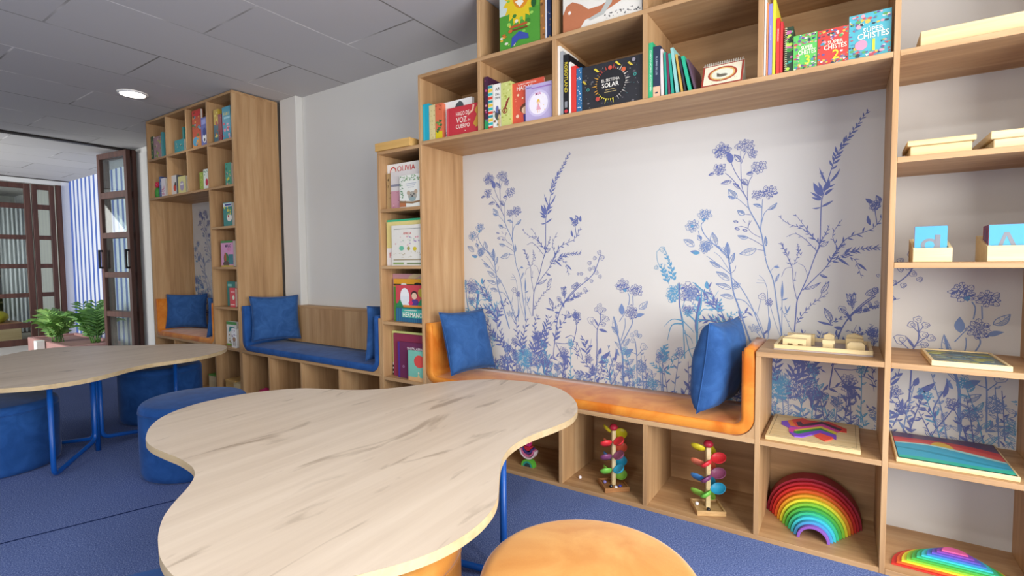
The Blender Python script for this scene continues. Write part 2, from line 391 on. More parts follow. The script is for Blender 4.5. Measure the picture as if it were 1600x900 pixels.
def door_leaf(name, p0, p1, z0, z1, rails, stile, thick, parent, m=None):
    """A glazed leaf standing from p0 to p1 (x, y): frame of two stiles and rails, one pane per opening."""
    m = m or WM
    p0 = Vector((p0[0], p0[1], 0)); p1 = Vector((p1[0], p1[1], 0)); L = (p1-p0).length; u = (p1-p0)/L; nrm = Vector((-u.y, u.x, 0))
    mt = Matrix(((u.x, nrm.x, 0, p0.x), (u.y, nrm.y, 0, p0.y), (0, 0, 1, 0), (0, 0, 0, 1)))
    b = MB(); h = thick/2
    b.box(0, stile, -h, h, z0, z1, m, 0.003, mt); b.box(L-stile, L, -h, h, z0, z1, m, 0.003, mt)
    for (ra, rb) in rails: b.box(stile, L-stile, -h*0.9, h*0.9, ra, rb, m, 0.003, mt)
    fr = b.build('door_frame', parent)
    rs = sorted(rails)
    for (a, c) in zip(rs[:-1], rs[1:]):
        g = MB(); g.box(stile-0.004, L-stile+0.004, -0.003, 0.003, a[1]-0.004, c[0]+0.004, GLASS, 0, mt); g.build('pane', parent)
    return mt, L
def handle(parent, mt, x, z, side, off=0.05, h=0.21):
    b = MB()
    for q in (z-h/2, z+h/2): b.box(x-0.012, x+0.012, min(0, side*off), max(0, side*off), q-0.012, q+0.012, BLACK, 0.002, mt)
    b.box(x-0.012, x+0.012, side*off-0.010, side*off+0.010, z-h/2-0.012, z+h/2+0.012, BLACK, 0.002, mt)
    b.build('handle', parent)
ZR = [(0.02, 0.12), (0.50, 0.57), (0.99, 1.06), (1.48, 1.55), (1.97, 2.05), (2.46, 2.53)]
d1 = empty('door_1', (-7.2, 0.345, 0), kind='structure')
mt, L = door_leaf('leaf', (-7.2, 0.345), (-7.86, 0.262), 0.02, 2.53, ZR, 0.06, 0.045, d1)
handle(d1, mt, L-0.03, 1.22, 1, 0.055); handle(d1, mt, 0.035, 1.22, 1, 0.055)
d2 = empty('door_2', (-7.2, 0.41, 0), kind='structure')
mt, L = door_leaf('leaf', (-7.2, 0.41), (-7.86, 0.325), 0.02, 2.53, ZR, 0.06, 0.045, d2)

ZF = [(-0.12, -0.02), (0.16, 0.24), (0.645, 0.715), (1.11, 1.18), (1.57, 1.64), (2.06, 2.14), (2.38, 2.46)]
ye = 0.65
d3 = empty('door_3', (XF, 0.32, -0.12), kind='structure')
mt, L = door_leaf('leaf', (XF, 0.325), (XF, 0.60), -0.12, 2.46, ZF, 0.062, 0.045, d3)
d4 = empty('door_4', (XF, -0.4, -0.12), kind='structure')
door_leaf('leaf', (XF, -0.56), (XF, 0.305), -0.12, 2.46, ZF, 0.075, 0.045, d4)
d5 = empty('door_5', (XF, -1.5, -0.12), kind='structure')
door_leaf('leaf', (XF, -1.45), (XF, -0.58), -0.12, 2.46, ZF, 0.075, 0.045, d5)
bx('trim_5', (XF-0.03, XF+0.03, 0.625, 0.69, -0.12, 2.475), WM, kind='structure')

# ------------------------------------------------------------------ the printed flowers
INK1 = paint('#646fa6', 0.6, 0.3); INK2 = paint('#5f98bd', 0.6, 0.3); INK3 = paint('#748ab6', 0.6, 0.3)
INKS = [INK1, INK2, INK3]
MY = 0.386
CROPS = {'A': (1060, 200, 4.5, -1.38), 'B': (1200, 160, 3.75, -1.38), 'C': (1010, 380, 5.0, -1.38), 'D': (1180, 380, 5.624, -1.38),
         'E': (720, 390, 4.5, 0.0), 'F': (840, 390, 3.913, 0.0)}
class Print:
    def __init__(s): s.polys = []; s.rnd = random.Random(11)
    def P(s, c, p):
        ox, oy, k, dx = CROPS[c]; q = ony(ox+p[0]/k, oy+p[1]/k, MY); return (q[0]+dx, q[2])
    def sc(s, c, d=1.0):
        ox, oy, k, dx = CROPS[c]; a = ony(ox+60, oy+60, MY); b = ony(ox+61, oy+60, MY); return d/k*abs(b[0]-a[0])
    def smooth(s, P, n=4):
        if len(P) < 3: return P
        out = []; Q = [P[0]]+list(P)+[P[-1]]
        for i in range(1, len(Q)-2):
            a, b, c, d = Q[i-1:i+3]
            for t in range(n):
                t = t/n; out.append(tuple(0.5*((2*b[k])+(-a[k]+c[k])*t+(2*a[k]-5*b[k]+4*c[k]-d[k])*t*t+(-a[k]+3*b[k]-3*c[k]+d[k])*t**3) for k in (0, 1)))
        out.append(P[-1]); return out
    def rib(s, P, w0, w1=None, ink=0, sm=True):
        w1 = w0 if w1 is None else w1
        Q = s.smooth(P) if sm else P; n = len(Q); L = []
        for i in range(n):
            a = Q[max(i-1, 0)]; b = Q[min(i+1, n-1)]; tx, tz = b[0]-a[0], b[1]-a[1]; l = math.hypot(tx, tz) or 1e-9
            w = (w0+(w1-w0)*i/max(n-1, 1))/2
            L.append(((Q[i][0]-tz/l*w, Q[i][1]+tx/l*w), (Q[i][0]+tz/l*w, Q[i][1]-tx/l*w)))
        for i in range(n-1): s.polys.append(([L[i][0], L[i+1][0], L[i+1][1], L[i][1]], ink))
    def leaf(s, a, b, fat=0.3, style='o', ink=0, w=0.0026):
        dx, dz = b[0]-a[0], b[1]-a[1]; l = math.hypot(dx, dz) or 1e-9; nx, nz = -dz/l, dx/l
        bend = s.rnd.uniform(-0.08, 0.08)*l
        def pt(t, side): 
            q = math.sin(math.pi*t**0.8)*fat*l/2; o = bend*math.sin(math.pi*t)
            return (a[0]+dx*t+nx*(q*side+o), a[1]+dz*t+nz*(q*side+o))
        ts = [i/8 for i in range(9)]
        if style == 'f':
            for i in range(8): s.polys.append(([pt(ts[i], 1), pt(ts[i+1], 1), pt(ts[i+1], -1), pt(ts[i], -1)], ink))
        else:
            s.rib([pt(t, 1) for t in ts], w, ink=ink, sm=False); s.rib([pt(t, -1) for t in ts], w, ink=ink, sm=False); s.rib([pt(t, 0) for t in ts], w*0.7, ink=ink, sm=False)
            if style == 'h':
                for i in range(2, 8):
                    s.rib([pt(ts[i], 0), pt(min(ts[i]+0.12, 1), -1)], w*0.7, ink=ink, sm=False); s.rib([pt(ts[i]-0.06, -0.1), pt(min(ts[i]+0.05, 1), -0.9)], w*0.6, ink=ink, sm=False)
                    if i % 2: s.rib([pt(ts[i], 0), pt(min(ts[i]+0.12, 1), 1)], w*0.6, ink=ink, sm=False)
    def loop(s, c, r, w=0.0024, ink=0, fill=False, n=9, sq=1.0, rot=0.0):
        P = []
        for i in range(n+1):
            a = 2*math.pi*i/n; rr = r*(1+0.18*math.sin(3*a+c[0]*90)); x, z = rr*math.cos(a), rr*sq*math.sin(a)
            P.append((c[0]+x*math.cos(rot)-z*math.sin(rot), c[1]+x*math.sin(rot)+z*math.cos(rot)))
        if fill: s.polys.append((P[:-1], ink))
        else: s.rib(P, w, ink=ink, sm=False)
    def flower(s, c, rx, rz, ink=0, dens=1.0, dark=0.2):
        n = int(17*dens)
        for i in range(n):
            a = 2.4*i; q = math.sqrt((i+0.4)/n); p = (c[0]+rx*0.8*q*math.cos(a), c[1]+rz*0.8*q*math.sin(a)); r = min(rx, rz)*s.rnd.uniform(0.2, 0.32)
            s.loop(p, r, 0.0021, ink, n=8, sq=s.rnd.uniform(0.6, 1), rot=a)
            if s.rnd.random() < dark: s.loop((p[0]+r*0.3, p[1]-r*0.4), r*0.7, 0, ink, True, n=7, sq=0.6, rot=a+1)
            elif s.rnd.random() < 0.75: s.rib([p, (p[0]+r*math.cos(a), p[1]+r*math.sin(a))], 0.0016, ink=ink, sm=False)
    def spike(s, P, ll, n, ink=0, fat=0.28, style='f', ang=0.75):
        Q = s.smooth(P, 6); cum = [0]
        for i in range(1, len(Q)): cum.append(cum[-1]+math.hypot(Q[i][0]-Q[i-1][0], Q[i][1]-Q[i-1][1]))
        for k in range(n):
            d = cum[-1]*(k+0.5)/n; i = max(j for j in range(len(cum)) if cum[j] <= d); i = min(i, len(Q)-2)
            tx, tz = Q[i+1][0]-Q[i][0], Q[i+1][1]-Q[i][1]; a = math.atan2(tz, tx)+(1 if k % 2 else -1)*ang*s.rnd.uniform(0.7, 1.25)
            l = ll*(1-0.45*k/n)*s.rnd.uniform(0.7, 1.15)
            s.leaf(Q[i], (Q[i][0]+l*math.cos(a), Q[i][1]+l*math.sin(a)), fat, style, ink, 0.0022)
    # shorthand in crop coordinates
    def S(s, c, P, w=5, w1=None, ink=0): k = s.sc(c); s.rib([s.P(c, p) for p in P], max(w*k, 0.0022), max((w if w1 is None else w1)*k, 0.0018), ink)
    def Lf(s, c, a, b, fat=0.32, style='h', ink=0): s.leaf(s.P(c, a), s.P(c, b), fat, style, ink)
    def Fl(s, c, p, rx, rz, ink=0, dens=1.0, dark=0.2): k = s.sc(c); s.flower(s.P(c, p), rx*k, rz*k, ink, dens, dark)
    def Sp(s, c, P, ll, n, ink=0, w=4, fat=0.28, style='f', ang=0.75):
        Q = [s.P(c, p) for p in P]; k = s.sc(c); s.rib(Q, max(w*k, 0.0022), 0.0018, ink); s.spike(Q, ll*k, n, ink, fat, style, ang)
    def Be(s, c, p, r, ink=0): k = s.sc(c); q = s.P(c, p); s.loop(q, r*k, 0.0023, ink); s.loop((q[0]+r*k*0.2, q[1]), r*k*0.45, 0.0018, ink, n=6)
    def make(s):
        A, B, C, D, F, E_ = 'A', 'B', 'C', 'D', 'F', 'E'
        # tall flowering plant
        s.S(D, [(236, 840), (215, 690), (193, 560), (160, 330), (105, 190), (75, 45)], 13, 8, 2)
        s.S(A, [(612, 900), (598, 820), (575, 715), (500, 575), (487, 510)], 9, 6, 2)
        s.S(A, [(487, 510), (450, 430), (441, 330), (438, 160)], 5, 4); s.S(A, [(441, 375), (400, 310), (372, 245)], 5, 4); s.S(A, [(443, 250), (460, 200), (480, 160)], 4)
        s.S(A, [(487, 510), (488, 420), (500, 370), (522, 335)], 5, 4); s.S(A, [(480, 490), (425, 415), (370, 350), (330, 318)], 5, 4)
        s.S(A, [(495, 565), (440, 515), (410, 490)], 4, 3, 2); s.S(A, [(578, 715), (585, 620), (592, 500)], 6, 4, 2); s.S(A, [(578, 700), (600, 610), (630, 572)], 6, 4, 2)
        s.S(A, [(577, 770), (520, 740), (490, 705)], 4, 3); s.S(A, [(600, 832), (540, 795), (488, 770)], 4, 3); s.S(A, [(606, 862), (575, 858), (545, 852)], 4, 3); s.S(A, [(510, 612), (465, 605)], 3)
        s.Fl(A, (305, 160), 66, 62, 0, 1.3, 0.35); s.leaf(s.P(A, (374, 248)), s.P(A, (345, 165)), 0.5, 'f', 0); s.Fl(A, (470, 125), 80, 48, 0, 1.2, 0.2); s.Fl(A, (520, 180), 36, 36, 0, 0.7, 0.2)
        s.Fl(A, (288, 292), 52, 48); s.leaf(s.P(A, (250, 320)), s.P(A, (212, 335)), 0.5, 'h', 0); s.Fl(A, (565, 275), 60, 48, 0, 1.0, 0.1); s.leaf(s.P(A, (525, 320)), s.P(A, (478, 325)), 0.6, 'h', 0)
        s.Fl(A, (560, 470), 55, 38); s.Fl(A, (640, 450), 55, 50)
        for a, b, f in (((440, 235), (393, 188), .5), ((447, 362), (488, 405), .6), ((375, 375), (298, 393), .38), ((428, 425), (384, 388), .35), ((585, 557), (526, 537), .35), ((618, 830), (612, 760), .25), ((632, 575), (694, 526), .32), ((490, 772), (416, 757), .36), ((548, 850), (430, 885), .42), ((412, 495), (352, 432), .5), ((400, 495), (348, 478), .35), ((465, 610), (416, 580), .6)): s.Lf(A, a, b, f, 'h', 2 if a[1] > 480 else 0)
        for p in ((385, 655), (450, 715), (395, 705)): s.Lf(A, (p[0]+35, p[1]+8), p, .45, 'o')
        for a, b in (((490, 705), (500, 650)), ((490, 705), (445, 690)), ((445, 690), (400, 700)), ((470, 665), (450, 640)), ((490, 690), (515, 650))): s.S(A, [a, b], 3)
        # its small neighbour
        s.Fl(A, (187, 610), 55, 48, 2, 1.1, .25); s.loop(s.P(A, (178, 645)), .009, 0, 1, True); s.Fl(A, (100, 688), 58, 52, 2, 1.1, .25); s.loop(s.P(A, (95, 690)), .008, 0, 1, True); s.Fl(A, (200, 828), 50, 46, 2)
        s.S(A, [(178, 660), (160, 690), (200, 770), (330, 885)], 6, 6, 2); s.S(A, [(140, 722), (160, 800)], 4, 4, 2)
        for a, b, f in (((268, 825), (240, 733), .5), ((112, 832), (36, 785), .5), ((150, 880), (84, 868), .35), ((342, 915), (344, 802), .3), ((160, 790), (135, 755), .7)): s.Lf(A, a, b, f, 'h', 2)
        s.S(A, [(268, 825), (330, 885)], 5, 5, 2)
        s.S(C, [(830, 820), (770, 650), (715, 480), (680, 380), (655, 200), (632, 60)], 13, 8, 2); s.S(C, [(632, 60), (600, 30)], 6, 5, 2)
        s.S(C, [(668, 250), (540, 150), (470, 100)], 6, 4, 2); s.S(C, [(655, 225), (580, 110), (530, 70)], 4, 3, 2)
        for a, b, f in (((650, 290), (545, 222), .36), ((662, 355), (542, 318), .34), ((682, 430), (578, 405), .36), ((655, 160), (690, 75), .35), ((640, 120), (628, 0), .25), ((575, 190), (495, 140), .3)): s.Lf(C, a, b, f, 'h', 2)
        s.S(C, [(670, 270), (740, 350), (820, 490), (900, 690), (925, 745)], 6, 7, 2); s.S(C, [(690, 435), (770, 455), (860, 560)], 6, 5, 2); s.Fl(C, (700, 330), 30, 38, 2, .6); s.S(C, [(655, 240), (690, 210), (700, 175)], 4, 3); s.Lf(C, (640, 100), (560, 20), .2, 'o', 2)
        s.Fl(C, (455, 30), 50, 55, 2); s.Lf(C, (420, 75), (345, 68), .35, 'f', 1)
        # long spike plant
        s.S(D, [(345, 778), (358, 620), (370, 500), (410, 410), (465, 285), (520, 130), (575, 15)], 12, 8, 0)
        s.S(B, [(275, 900), (303, 825), (308, 700), (312, 610), (318, 560), (350, 460), (372, 390)], 7, 5)
        s.Sp(B, [(372, 392), (395, 320), (435, 255), (500, 165), (550, 95), (590, 45)], 52, 26, 0, 5, .3, 'f', .62)
        for a, b, f in (((315, 572), (255, 555), .28), ((312, 612), (385, 573), .2), ((310, 615), (257, 620), .2), ((318, 565), (248, 525), .2), ((315, 550), (266, 468), .3), ((320, 545), (295, 465), .2), ((330, 545), (385, 503), .28), ((325, 520), (360, 450), .4), ((335, 500), (395, 478), .2), ((360, 470), (424, 384), .14), ((345, 480), (300, 380), .1), ((385, 440), (412, 432), .2), ((330, 415), (298, 415), .2), ((325, 440), (303, 435), .2)): s.Lf(B, a, b, f, 'f')
        s.Sp(B, [(305, 830), (210, 745), (120, 712), (62, 665)], 38, 11, 0, 5, .22); s.Sp(B, [(285, 870), (215, 800), (160, 770), (108, 788)], 30, 6, 0, 5, .2); s.Sp(B, [(300, 830), (240, 760), (160, 655)], 40, 8, 0, 4, .25)
        s.Sp(B, [(305, 822), (338, 770), (360, 715)], 30, 6, 0, 6, .3); s.Lf(B, (310, 845), (355, 815), .4, 'o')
        s.Sp(B, [(378, 900), (430, 830), (475, 790), (570, 758), (630, 725), (690, 640)], 46, 13, 0, 7, .25)
        s.Fl(B, (625, 605), 36, 36, 0, 1.0, .8); s.Lf(B, (610, 590), (570, 563), .5, 'f'); s.Lf(B, (655, 590), (635, 545), .5, 'h'); s.S(B, [(640, 720), (625, 620)], 5); s.Lf(B, (600, 720), (585, 660), .3, 'f'); s.Lf(B, (690, 600), (690, 545), .4, 'f')
        s.Sp(B, [(395, 835), (380, 770), (435, 685)], 34, 6, 0, 5, .2); s.Sp(B, [(440, 885), (530, 862), (610, 852), (690, 845)], 46, 12, 0, 5, .22); s.Sp(B, [(120, 900), (95, 860), (72, 822)], 32, 6, 0, 3, .2); s.Sp(B, [(195, 900), (170, 850), (180, 830)], 30, 6, 0, 3, .22)
        s.S(D, [(420, 412), (520, 310), (620, 212), (700, 100), (770, 10)], 9, 7); s.Sp(D, [(620, 212), (720, 60), (800, 0)], 60, 8, 0, 4, .2)
        s.S(D, [(365, 492), (335, 350), (325, 215), (270, 90), (232, 0)], 6, 5); s.Sp(D, [(325, 215), (270, 90), (230, -10)], 45, 7, 0, 3, .2); s.Sp(D, [(340, 190), (375, 100), (380, 20)], 45, 7, 0, 3, .2)
        s.S(D, [(325, 212), (265, 225), (232, 295)], 4); s.S(D, [(380, 180), (430, 205), (462, 292)], 4); s.Sp(D, [(345, 330), (360, 250)], 30, 4, 0, 3)
        s.Sp(D, [(360, 705), (430, 610), (520, 520), (645, 435)], 52, 14, 0, 6, .22); s.Lf(D, (580, 440), (650, 335), .3, 'o'); s.Lf(D, (570, 275), (636, 302), .3, 'h'); s.Lf(D, (430, 405), (575, 345), .16, 'o'); s.S(D, [(575, 470), (600, 400), (625, 340)], 4)
        s.Sp(D, [(660, 165), (720, 140), (790, 110), (880, 150), (905, 210), (935, 305)], 62, 10, 0, 5, .25); s.Sp(D, [(745, 108), (840, 85), (930, 50), (1040, 45), (1125, 50)], 62, 12, 0, 6, .25)
        s.Lf(D, (720, 125), (830, 200), .18, 'f'); s.Lf(D, (900, 175), (985, 245), .2, 'f')
        # right-leaning berry branch
        s.S(D, [(722, 825), (770, 735), (840, 630), (950, 525), (1040, 460), (1120, 400)], 11, 7)
        s.S(F, [(95, 660), (110, 520), (128, 400), (165, 325), (240, 240), (340, 150), (385, 30)], 5, 4)
        for p, r in (((1000, 440), 26), ((1055, 408), 24), ((1075, 525), 20), ((1005, 530), 14), ((1085, 285), 16)): s.Be(D, p, r)
        s.Fl(D, (1040, 562), 50, 18)
        for p in ((240, 215), (318, 82), (350, 52), (378, 18), (345, 112), (382, 165), (268, 148), (330, 192), (395, 50), (300, 180), (360, 140), (225, 225), (290, 245), (320, 120), (205, 300), (130, 300)): s.Be(F, p, s.rnd.uniform(9, 14))
        s.Sp(F, [(170, 318), (250, 280), (320, 250)], 20, 8, 0, 3, .5, 'o'); s.Sp(F, [(165, 300), (160, 260), (170, 225)], 22, 5, 0, 2, .4, 'o')
        for a, b, f, st in (((668, 690), (605, 568), .35, 'h'), ((662, 712), (542, 684), .2, 'f'), ((765, 745), (690, 735), .5, 'f'), ((845, 618), (930, 570), .3, 'f'), ((820, 640), (745, 570), .3, 'o'), ((845, 690), (780, 600), .25, 'f'), ((945, 600), (1000, 570), .5, 'f'), ((855, 530), (870, 430), .35, 'o'), ((850, 525), (800, 442), .3, 'o'), ((845, 530), (805, 505), .5, 'o'), ((860, 530), (900, 510), .2, 'f')): s.Lf(D, a, b, f, st)
        s.S(D, [(852, 590), (858, 530)], 3); s.Sp(D, [(640, 720), (720, 670), (800, 640)], 40, 7, 0, 4, .3, 'o')
        s.Fl(D, (1030, 790), 55, 50, 0, 1.2, .7); s.Sp(D, [(1030, 830), (1010, 770), (1020, 710)], 45, 10, 0, 4, .2, 'f', 1.0); s.Sp(D, [(1000, 785), (900, 780), (860, 790), (810, 760)], 45, 6, 0, 5); s.Sp(D, [(860, 790), (890, 720)], 30, 4, 0, 4)
        # reed-like stems beside the tall plant
        s.S(D, [(232, 835), (236, 600), (238, 330)], 8, 4, 2); s.Lf(D, (236, 500), (240, 330), .12, 'f', 2); s.Lf(D, (225, 500), (292, 478), .2, 'f', 2); s.Lf(D, (180, 340), (212, 268), .2, 'o', 2)
        s.S(D, [(112, 840), (120, 690), (112, 540), (105, 400), (75, 320), (35, 282)], 6, 3, 2); s.S(D, [(75, 325), (20, 320)], 3, 3, 2); s.S(D, [(85, 350), (10, 348)], 3, 3, 2); s.Be(D, (62, 470), 36); s.Fl(D, (122, 520), 40, 42, 0, .8, .1); s.S(D, [(50, 500), (20, 620)], 4, 3, 2)
        s.S(D, [(130, 540), (170, 680), (225, 830)], 5, 4, 2); s.Sp(D, [(225, 560), (280, 680), (330, 790)], 40, 6, 2, 4, .2); s.Lf(D, (270, 620), (310, 540), .15, 'f', 2); s.Lf(D, (285, 620), (262, 545), .15, 'f', 2)
        s.S(D, [(88, 828), (45, 700), (0, 600)], 6, 5, 2); s.Lf(D, (110, 800), (125, 640), .15, 'f', 2); s.S(D, [(150, 310), (140, 240), (200, 190)], 4, 3, 2); s.Lf(D, (165, 205), (215, 215), .5, 'f', 2); s.S(D, [(180, 345), (190, 300)], 3)
        s.Fl(C, (845, 665), 50, 34, 2, .7, .05); s.S(C, [(855, 690), (900, 740)], 4, 4, 2)
        # teal spire and its leaves
        s.S(C, [(165, 305), (125, 210), (90, 150), (82, 70), (110, 50)], 5, 4, 1); s.S(C, [(218, 262), (190, 170), (150, 60), (130, 40)], 6, 4, 1); s.Be(C, (125, 48), 22, 1)
        s.Sp(C, [(165, 305), (125, 200), (110, 160)], 50, 9, 1, 4, .45); s.Sp(C, [(215, 290), (185, 180), (150, 80)], 46, 12, 1, 4, .45); s.Be(C, (78, 190), 16, 1); s.Sp(C, [(175, 320), (150, 230), (140, 160)], 40, 7, 1, 3, .2)
        s.Fl(C, (208, 395), 62, 75, 1, 1.8, .5); s.Fl(C, (350, 400), 60, 68, 2, 1.5, .08); s.loop(s.P(C, (405, 435)), .014, 0, 1, True); s.Fl(C, (250, 340), 25, 28, 1, .6, .1)
        s.S(C, [(258, 490), (285, 600), (292, 720), (300, 900)], 8, 8, 1); s.S(C, [(430, 380), (428, 480), (400, 600), (396, 900)], 9, 16, 1); s.S(C, [(300, 450), (275, 520)], 4, 4, 1)
        s.S(C, [(285, 605), (200, 595), (140, 650)], 10, 2, 1); s.S(C, [(290, 630), (200, 640), (165, 760)], 14, 2, 1); s.S(C, [(290, 610), (350, 670), (372, 700)], 8, 3, 1); s.S(C, [(295, 700), (345, 740), (362, 785)], 7, 2, 1); s.S(C, [(300, 680), (330, 820), (360, 900)], 6, 8, 1)
        s.Fl(C, (325, 540), 42, 34, 1, 1.0, .9); s.S(C, [(330, 560), (380, 610), (395, 680)], 12, 10, 1); s.Sp(C, [(400, 570), (390, 500), (360, 470)], 40, 8, 1, 4, .3)
        s.S(C, [(410, 560), (450, 515), (520, 530)], 11, 3, 1); s.S(C, [(405, 605), (500, 600), (600, 620)], 11, 4, 1); s.S(C, [(405, 680), (450, 645), (510, 680)], 4, 3, 2); s.Be(C, (488, 700), 28, 2)
        s.S(C, [(632, 722), (622, 630), (570, 510), (480, 400), (362, 305)], 6, 5, 1); s.Lf(C, (480, 360), (472, 292), .5, 'f', 1); s.S(C, [(520, 440), (490, 360)], 5, 5, 1); s.Lf(C, (460, 385), (378, 308), .15, 'h', 1); s.S(C, [(520, 440), (545, 400), (565, 370)], 4, 3, 1)
        s.Sp(C, [(560, 540), (575, 500), (570, 450)], 46, 9, 1, 5, .35, 'f', .9); s.Sp(C, [(625, 650), (635, 610), (650, 570), (750, 530)], 46, 9, 1, 5, .3, 'f', .9); s.Sp(C, [(560, 530), (500, 490), (430, 420)], 50, 7, 1, 4, .28); s.Sp(C, [(615, 630), (540, 590), (470, 560)], 45, 7, 1, 4, .25)
        s.Sp(C, [(630, 715), (580, 690), (530, 680)], 34, 5, 1, 4, .3); s.Lf(C, (665, 690), (705, 655), .4, 'o', 1)
        s.Fl(C, (470, 768), 40, 36, 1, 1.0, .9); s.Sp(C, [(150, 900), (130, 850), (150, 800)], 45, 8, 1, 4, .3); s.Sp(C, [(190, 890), (230, 865), (260, 850)], 30, 5, 1, 3, .3); s.Fl(C, (110, 885), 35, 35, 0, .8, .1); s.S(C, [(270, 900), (320, 840), (380, 815)], 8, 3, 1)
        # berry plant and short flowers
        s.S(F, [(360, 700), (364, 600), (365, 490), (385, 430), (380, 360)], 5, 4); s.S(F, [(366, 490), (325, 440)], 3); s.S(F, [(380, 450), (410, 420)], 3); s.S(F, [(372, 460), (400, 455)], 3); s.S(F, [(384, 400), (400, 372)], 3); s.S(F, [(384, 400), (362, 372)], 3)
        for p, r in (((380, 343), 13), ((360, 366), 12), ((406, 368), 12), ((325, 432), 19), ((400, 412), 14), ((425, 425), 13), ((404, 456), 12)): s.Be(F, p, r)
        s.Lf(F, (375, 488), (430, 506), .3, 'f'); s.Lf(F, (372, 470), (345, 420), .2, 'f')
        s.S(F, [(526, 835), (522, 740), (518, 640), (490, 520), (470, 425)], 13, 6, 2)
        s.Fl(F, (520, 222), 42, 38, 0, 1.2, .3); s.loop(s.P(F, (535, 248)), .010, 0, 1, True); s.Fl(F, (600, 250), 42, 32, 0, 1.2, .2); s.Fl(F, (575, 385), 38, 38, 0, 1.2, .15)
        s.S(F, [(550, 262), (562, 290), (557, 340)], 4, 4, 2); s.S(F, [(582, 280), (585, 340)], 4, 4, 2); s.S(F, [(512, 580), (545, 520), (580, 450), (575, 415)], 6, 4, 2); s.S(F, [(500, 440), (540, 380)], 4, 3, 2); s.S(F, [(508, 560), (535, 470), (535, 420)], 4, 3, 2)
        for a, b, f, st in (((518, 400), (514, 328), .5, 'f'), ((620, 362), (672, 316), .5, 'h'), ((602, 410), (655, 394), .4, 'f'), ((492, 520), (466, 408), .26, 'h'), ((490, 520), (452, 470), .4, 'h'), ((528, 590), (562, 545), .5, 'h'), ((530, 640), (588, 608), .45, 'f'), ((535, 700), (590, 670), .45, 'h'), ((500, 650), (478, 600), .3, 'f'), ((515, 620), (470, 560), .2, 'o')): s.Lf(F, a, b, f, st, 2)
        s.S(F, [(610, 835), (608, 720), (606, 640), (598, 560)], 6, 4, 2); s.S(F, [(608, 650), (640, 615)], 4, 3, 2); s.S(F, [(606, 640), (560, 620)], 4, 3, 2)
        for p, r in (((603, 505), 10), ((578, 522), 11), ((625, 527), 11), ((583, 556), 13), ((648, 595), 18), ((612, 525), 9)): s.Be(F, p, r, 2)
        s.Fl(F, (632, 715), 34, 38, 2, 1.3, .2); s.Fl(F, (565, 755), 36, 32, 2, 1.2, .05)
        s.Sp(F, [(610, 830), (660, 780), (705, 760)], 32, 8, 2, 4, .3); s.Sp(F, [(590, 830), (560, 800)], 30, 5, 2, 4, .4)
        s.S(F, [(768, 868), (762, 740), (765, 690)], 6, 5, 2); s.Fl(F, (762, 655), 42, 40, 2, 1.0, .05); s.Sp(F, [(765, 690), (775, 620), (785, 580)], 40, 9, 1, 3, .35); s.Sp(F, [(765, 750), (730, 720), (695, 690)], 34, 8, 1, 5, .3); s.Sp(F, [(765, 745), (810, 720), (850, 630)], 34, 6, 1, 4, .3); s.Lf(F, (660, 850), (665, 820), .5, 'h', 2)
        s.S(F, [(210, 600), (235, 500), (240, 440)], 4, 4); s.Fl(F, (240, 415), 26, 42, 0, 1.0, .5); s.S(F, [(155, 775), (160, 680), (110, 570)], 5, 4); s.S(F, [(110, 570), (170, 575), (235, 565), (275, 660)], 4, 3); s.S(F, [(200, 600), (235, 620), (245, 670)], 4, 2); s.S(F, [(170, 540), (205, 525), (230, 545)], 5, 2)
        s.S(F, [(360, 690), (365, 650), (378, 620)], 4); s.Lf(F, (375, 640), (388, 600), .5, 'f'); s.Lf(F, (385, 668), (445, 620), .3, 'f'); s.Lf(F, (370, 690), (430, 690), .3, 'f'); s.Fl(F, (340, 740), 34, 26, 0, 1.0, .9)
        s.Sp(F, [(335, 745), (300, 700), (250, 640), (235, 570)], 40, 9, 0, 4, .25); s.Sp(F, [(300, 640), (290, 560), (270, 540)], 44, 9, 0, 3, .25); s.Sp(F, [(320, 600), (330, 545)], 24, 6, 0, 3, .4); s.Sp(F, [(340, 770), (260, 760), (220, 740)], 40, 9, 0, 4, .3)
        s.S(F, [(450, 825), (440, 740), (475, 650), (490, 610)], 5, 4); s.S(F, [(455, 820), (500, 740), (520, 690)], 4, 3); s.Sp(F, [(450, 790), (410, 740), (370, 730)], 30, 6, 0, 4, .3); s.Lf(F, (470, 690), (480, 610), .2, 'f')
        # thick growth at the foot of the print
        for cx, cz in ((0, 530), (40, 690), (25, 640)): s.Fl(F, (cx, cz), 34, 34, 0, 1.1, .6)
        s.Fl(F, (120, 720), 24, 26, 0, .9, .1); s.Fl(F, (60, 700), 50, 28, 0, 1.2, .5)
        for q in (((-20, 640), (40, 480), (65, 400)), ((20, 620), (80, 470), (125, 410)), ((0, 560), (-20, 460), (10, 400)), ((40, 760), (60, 680), (170, 640)), ((100, 560), (130, 480), (200, 390)), ((150, 640), (190, 680), (160, 720))): s.Sp(F, list(q), 44, 10, 0, 4, .3)
        s.Fl(E_, (440, 755), 66, 62, 1, 2.0, .6); s.Fl(E_, (520, 780), 50, 45, 0, 1.4, .5); s.Fl(E_, (345, 700), 26, 28, 0, .9, .8)
        for q in (((240, 620), (190, 520), (140, 460)), ((300, 690), (250, 620), (190, 560)), ((260, 560), (240, 440), (150, 210)), ((345, 720), (290, 640), (285, 560)), ((440, 740), (400, 600), (385, 470)), ((430, 700), (450, 560), (470, 480)), ((500, 720), (520, 640), (560, 590)), ((560, 640), (600, 560), (620, 470)), ((250, 850), (240, 780), (205, 760)), ((360, 800), (330, 780), (280, 760)), ((330, 860), (300, 810), (270, 800)), ((520, 700), (570, 660), (620, 660)), ((200, 370), (180, 320), (110, 260)), ((240, 440), (150, 410), (120, 410)), ((240, 500), (300, 380), (330, 370))): s.Sp(E_, list(q), 48, 11, 0, 5, .26)
